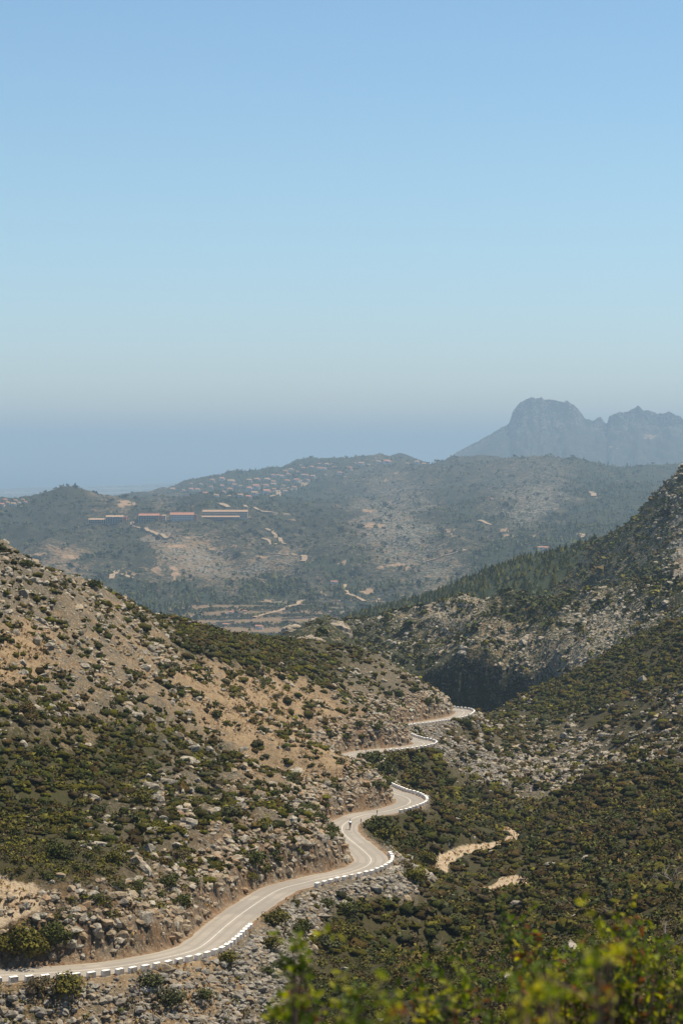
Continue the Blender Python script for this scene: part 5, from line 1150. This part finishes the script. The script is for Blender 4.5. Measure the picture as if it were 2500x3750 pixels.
for sx in (-1, 1):
    n0 = len(bv)
    bv += [(sx * .19, .17, 1.27), (sx * .235, .31, 1.07), (sx * .2, .50, .955), (sx * .2, .565, .935)]; be += [(2, n0), (n0, n0 + 1), (n0 + 1, n0 + 2), (n0 + 2, n0 + 3)]; br += [.062, .042, .03, .034]
    for f in range(5):
        a = len(bv); y_ = .60 if f else .55; x_ = sx * (.2 + .032 * (f - 2.2) / 2) if f else sx * .165
        bv += [(x_, y_ + .02, .93 - .012), (x_, y_ + .03 - .01 * (f == 4), .895 + .012 * (f == 4))]; be += [(n0 + 3, a), (a, a + 1)]; br += [.010, .009]
    up = sx > 0; n1 = len(bv)
    kn = (sx * .12, .14, .80) if up else (sx * .10, .06, .58); an = (sx * .13, -.02, .50) if up else (sx * .13, -.1, .20)
    bv += [(sx * .095, -.2, .97), kn, ((kn[0] + an[0]) / 2, (kn[1] + an[1]) / 2 - .035, (kn[2] + an[2]) / 2), an, (an[0], an[1] + .14, an[2] - .055)]
    be += [(0, n1), (n1, n1 + 1), (n1 + 1, n1 + 2), (n1 + 2, n1 + 3), (n1 + 3, n1 + 4)]; br += [.098, .062, .056, .038, .036]
skin('body', bv, be, br, M_SKIN, rider)
skin('jersey', [(0, -.17, 1.04), (0, -.06, 1.14), CH, (0, .2, 1.31), (-.19, .17, 1.27), (-.215, .245, 1.16), (.19, .17, 1.27), (.215, .245, 1.16)], [(0, 1), (1, 2), (2, 3), (2, 4), (4, 5), (2, 6), (6, 7)], [.145, .138, (.165, .135), .085, .075, .062, .075, .062], M_JERS, rider, 2)
skin('shorts', [PEL, (0, -.12, 1.08), (.095, -.2, .97), (.118, .08, .835), (-.095, -.2, .97), (-.1, .01, .67)], [(0, 1), (0, 2), (2, 3), (0, 4), (4, 5)], [.148, .142, .11, .078, .11, .078], M_SHORT, rider)
V, Fc = subdivide(*subdivide(ICO_V, ICO_F)); k = V[:, 2] > -.15; V2 = V.copy(); V2[~k, 2] = -.15
hm = mesh_np('helmet', V2 * np.array([.105, .14, .105]) + np.array([0, .33, 1.52]), Fc, [M_SHORT], None, True); link('helmet', hm, rider)
hm = mesh_np('hair', V2 * np.array([.096, .11, .13]) + np.array([0, .315, 1.49]), Fc, [M_SHORT], None, True); link('hair', hm, rider)
for sx in (-.035, .035):
    ey = MB(); ey.box((sx, .408, 1.485), (.024, .012, .012)); ey.build('eye', M_SHORT, rider)
    er = MB(); er.box((sx * 2.6, .325, 1.465), (.018, .04, .055)); er.build('ear', M_SKIN, rider)
mo = MB(); mo.box((0, .405, 1.415), (.045, .012, .01)); mo.build('mouth', M_SHORT, rider)
for c in ((.13, .045, .46), (-.13, -.035, .155)):
    sh_ = MB(); sh_.box(c, (.085, .27, .085), top=.8); sh_.build('shoe', M_SHOE, rider)

# ------------------------------------------------------------------ bushes close to the camera, out of focus
def fresh_leaf():
    m, n, l, b = new_mat('mastic_leaf'); q = N(m); rp = n.new('ShaderNodeNewGeometry').outputs['Random Per Island']
    c = q.attr('col', 'Color'); l.new(c, b.inputs['Base Color']); b.inputs['Roughness'].default_value = .55; b.inputs['Specular IOR Level'].default_value = .18
    tr_ = n.new('ShaderNodeBsdfTranslucent'); l.new(q.mix(1.0, c, (1.5, 1.5, .7), 'MULTIPLY'), tr_.inputs[0]); mx = n.new('ShaderNodeMixShader'); mx.inputs[0].default_value = .5
    l.new(b.outputs[0], mx.inputs[1]); l.new(tr_.outputs[0], mx.inputs[2]); l.new(mx.outputs[0], n['Material Output'].inputs['Surface']); return m
M_FRESH = fresh_leaf(); M_TWIG = flat('twig_bark', (.13, .085, .055), .9, .3, 30)
LEAFCOL = np.array([(.12, .145, .008), (.215, .215, .008), (.068, .098, .009), (.030, .050, .009), (.30, .265, .010), (.16, .055, .014), (.10, .04, .012)])
LV = np.array([(0, 0, 0), (-.30, .35, .05), (0, .40, -.03), (.30, .35, .05), (-.2, .78, .03), (.2, .78, .03), (0, 1.05, -.02)])
LF = np.array([(0, 2, 1), (0, 3, 2), (1, 2, 4), (2, 3, 5), (2, 6, 4), (2, 5, 6)])
def near_bush(label, d0, tips, spread, seed, nparts, twigs=4, lsize=.043, yellow=0.0):
    """tips: (px, py) of the shoots; each shoot rises from the ground at depth about d0"""
    r = np.random.default_rng(seed); tb = MB(); LP = []; LD = []; LC = []
    cx = np.mean([t_[0] for t_ in tips]); bx = (cx - PX0) / F * d0; gz = float(A.z_at(np.array(bx), np.array(d0)))
    for px, py in tips:
        d = d0 * (1 + r.normal(0, spread)); tip = np.array(at(px, py, d)); y0 = d0 + r.normal(0, .25); x0 = bx + (tip[0] - bx) * .45 + r.normal(0, .1)
        g0 = np.array([x0, y0, float(A.z_at(np.array(x0), np.array(y0))) - .05])
        t_ = np.linspace(0, 1, 7)[:, None]; pts = g0 * (1 - t_) + tip * t_; pts[:, 2] += (np.sin(t_[:, 0] * 3.14)) * .12; pts[:, :2] += r.normal(0, .02, (7, 2)) * (t_ * (1 - t_) * 4)
        tb.tube([tuple(p) for p in pts], list(np.linspace(.015, .004, 7)), 5)
        L_ = np.linalg.norm(tip - g0)
        for w in range(twigs):
            f = 1 - (w / twigs) ** 1.2 * min(.75, 1.1 / L_); f = min(f, 1.0); a = pts[0] * (1 - f) + tip * f if f == 1 else np.array([np.interp(f, t_[:, 0], pts[:, c]) for c in range(3)])
            dr = r.normal(size=3); dr[2] = abs(dr[2]) * .6 + .35; dr /= np.linalg.norm(dr); ln = r.uniform(.09, .2); b_ = a + dr * ln
            if w: tb.tube([tuple(a), tuple(a + dr * ln * .5 + r.normal(0, .01, 3)), tuple(b_)], [.0045, .0035, .002], 4)
            red = r.random() < .11; base_c = r.choice([0, 1, 2, 3, 4], p=np.array([.26, .15 + yellow, .28, .29, .04 + yellow]) / (1.02 + 2 * yellow))
            for q_ in range(11):
                g = q_ / 10; pos = a + dr * ln * g + r.normal(0, .004, 3); sd_ = r.normal(size=3); sd_ -= dr * (sd_ @ dr) * .6; sd_[2] += .25; sd_ /= np.linalg.norm(sd_)
                LP.append(pos); LD.append(sd_); LC.append(LEAFCOL[5 + int(r.random() < .4)] if red and r.random() < .7 else LEAFCOL[base_c] * math.exp(r.normal(0, .22)))
    LP = np.array(LP); LD = np.array(LD); LC = np.array(LC); n_ = len(LP)
    up = r.normal(0, .55, (n_, 3)) + np.array([0, 0, 1]); sx = np.cross(LD, up); sx /= np.linalg.norm(sx, axis=1)[:, None]; nz = np.cross(sx, LD); s_ = lsize * r.uniform(.6, 1.25, n_)
    V = (LV[None, :, 0:1] * sx[:, None] + LV[None, :, 1:2] * LD[:, None] + LV[None, :, 2:3] * nz[:, None]) * s_[:, None, None] + LP[:, None]
    e = empty('mastic_bush', (bx, d0, gz + CAMZ)); o0 = np.array([bx, d0, gz])
    tb.V = [tuple(np.array(v) - o0) for v in tb.V]; tb.build('branches', M_TWIG, e)
    pick = r.permutation(n_); bigp = pick[:nparts]; rest = pick[nparts:]
    for k in bigp: link('leaf', mesh_np('leaf', V[k] - LP[k], LF, [M_FRESH], {'col': np.repeat(LC[k][None], 7, 0)}), e, tuple(LP[k] - o0))
    W_ = (V[rest] - o0).reshape(-1, 3); Fc = (LF[None] + (np.arange(len(rest)) * 7)[:, None, None]).reshape(-1, 3)
    o = link('foliage', mesh_np('foliage', W_, Fc, [M_FRESH], {'col': np.repeat(LC[rest], 7, 0)}), e); o['kind'] = 'stuff'
    tag(e, label, 'bush', 'blurred bushes in front of the camera'); return e
r = np.random.default_rng(77)
def cloud_tips(L, n):
    """n shoot tips inside rough outlines: (px, top py, half width, depth of the mass)"""
    o = []
    for x, y, w, hgt in L:
        for _ in range(n): o.append((x + r.uniform(-w, w), y + abs(r.normal(0, .5)) * hgt + ((r.uniform(-1, 1)) ** 2) * 40))
    return o
near_bush('tallest blurred bush with red tipped leaves, filling the lower right corner', 11.5, cloud_tips([(1880,3360,60,240),(2000,3450,70,220),(2120,3460,90,260),(2260,3370,80,300),(2330,3310,40,200),(2400,3420,70,280),(2480,3500,60,260),(2180,3560,180,180),(2030,3560,160,150),(2250,3620,220,100),(2100,3640,200,90),(2350,3500,140,120),(2200,3480,120,100)], 8), .035, 5, 130, 5)
near_bush('blurred bush of yellow green shoots at the bottom, left of the tallest one', 10.0, cloud_tips([(1640,3475,30,240),(1540,3560,35,160),(1720,3590,60,140),(1840,3610,60,120),(1600,3670,110,60)], 5), .035, 6, 70, 5, yellow=.05)
near_bush('low blurred shoots along the bottom edge near the middle', 8.5, cloud_tips([(1290,3610,35,120),(1180,3675,50,70),(1040,3710,60,40),(1390,3650,50,90)], 4), .03, 7, 50, 5)
near_bush('single tall blurred sprig with brown leaves in front of the rubble', 8.0, [(1085,3445),(1100,3480),(1070,3500),(1110,3530),(1085,3570),(1120,3600),(1060,3560)], .02, 8, 20, 5)
near_bush('most blurred, bright yellow green sprig at the very bottom', 5.2, cloud_tips([(1960,3640,60,60),(2010,3610,40,50),(2220,3500,40,60),(1380,3720,50,30)], 4), .05, 9, 30, 5, lsize=.032, yellow=.3)
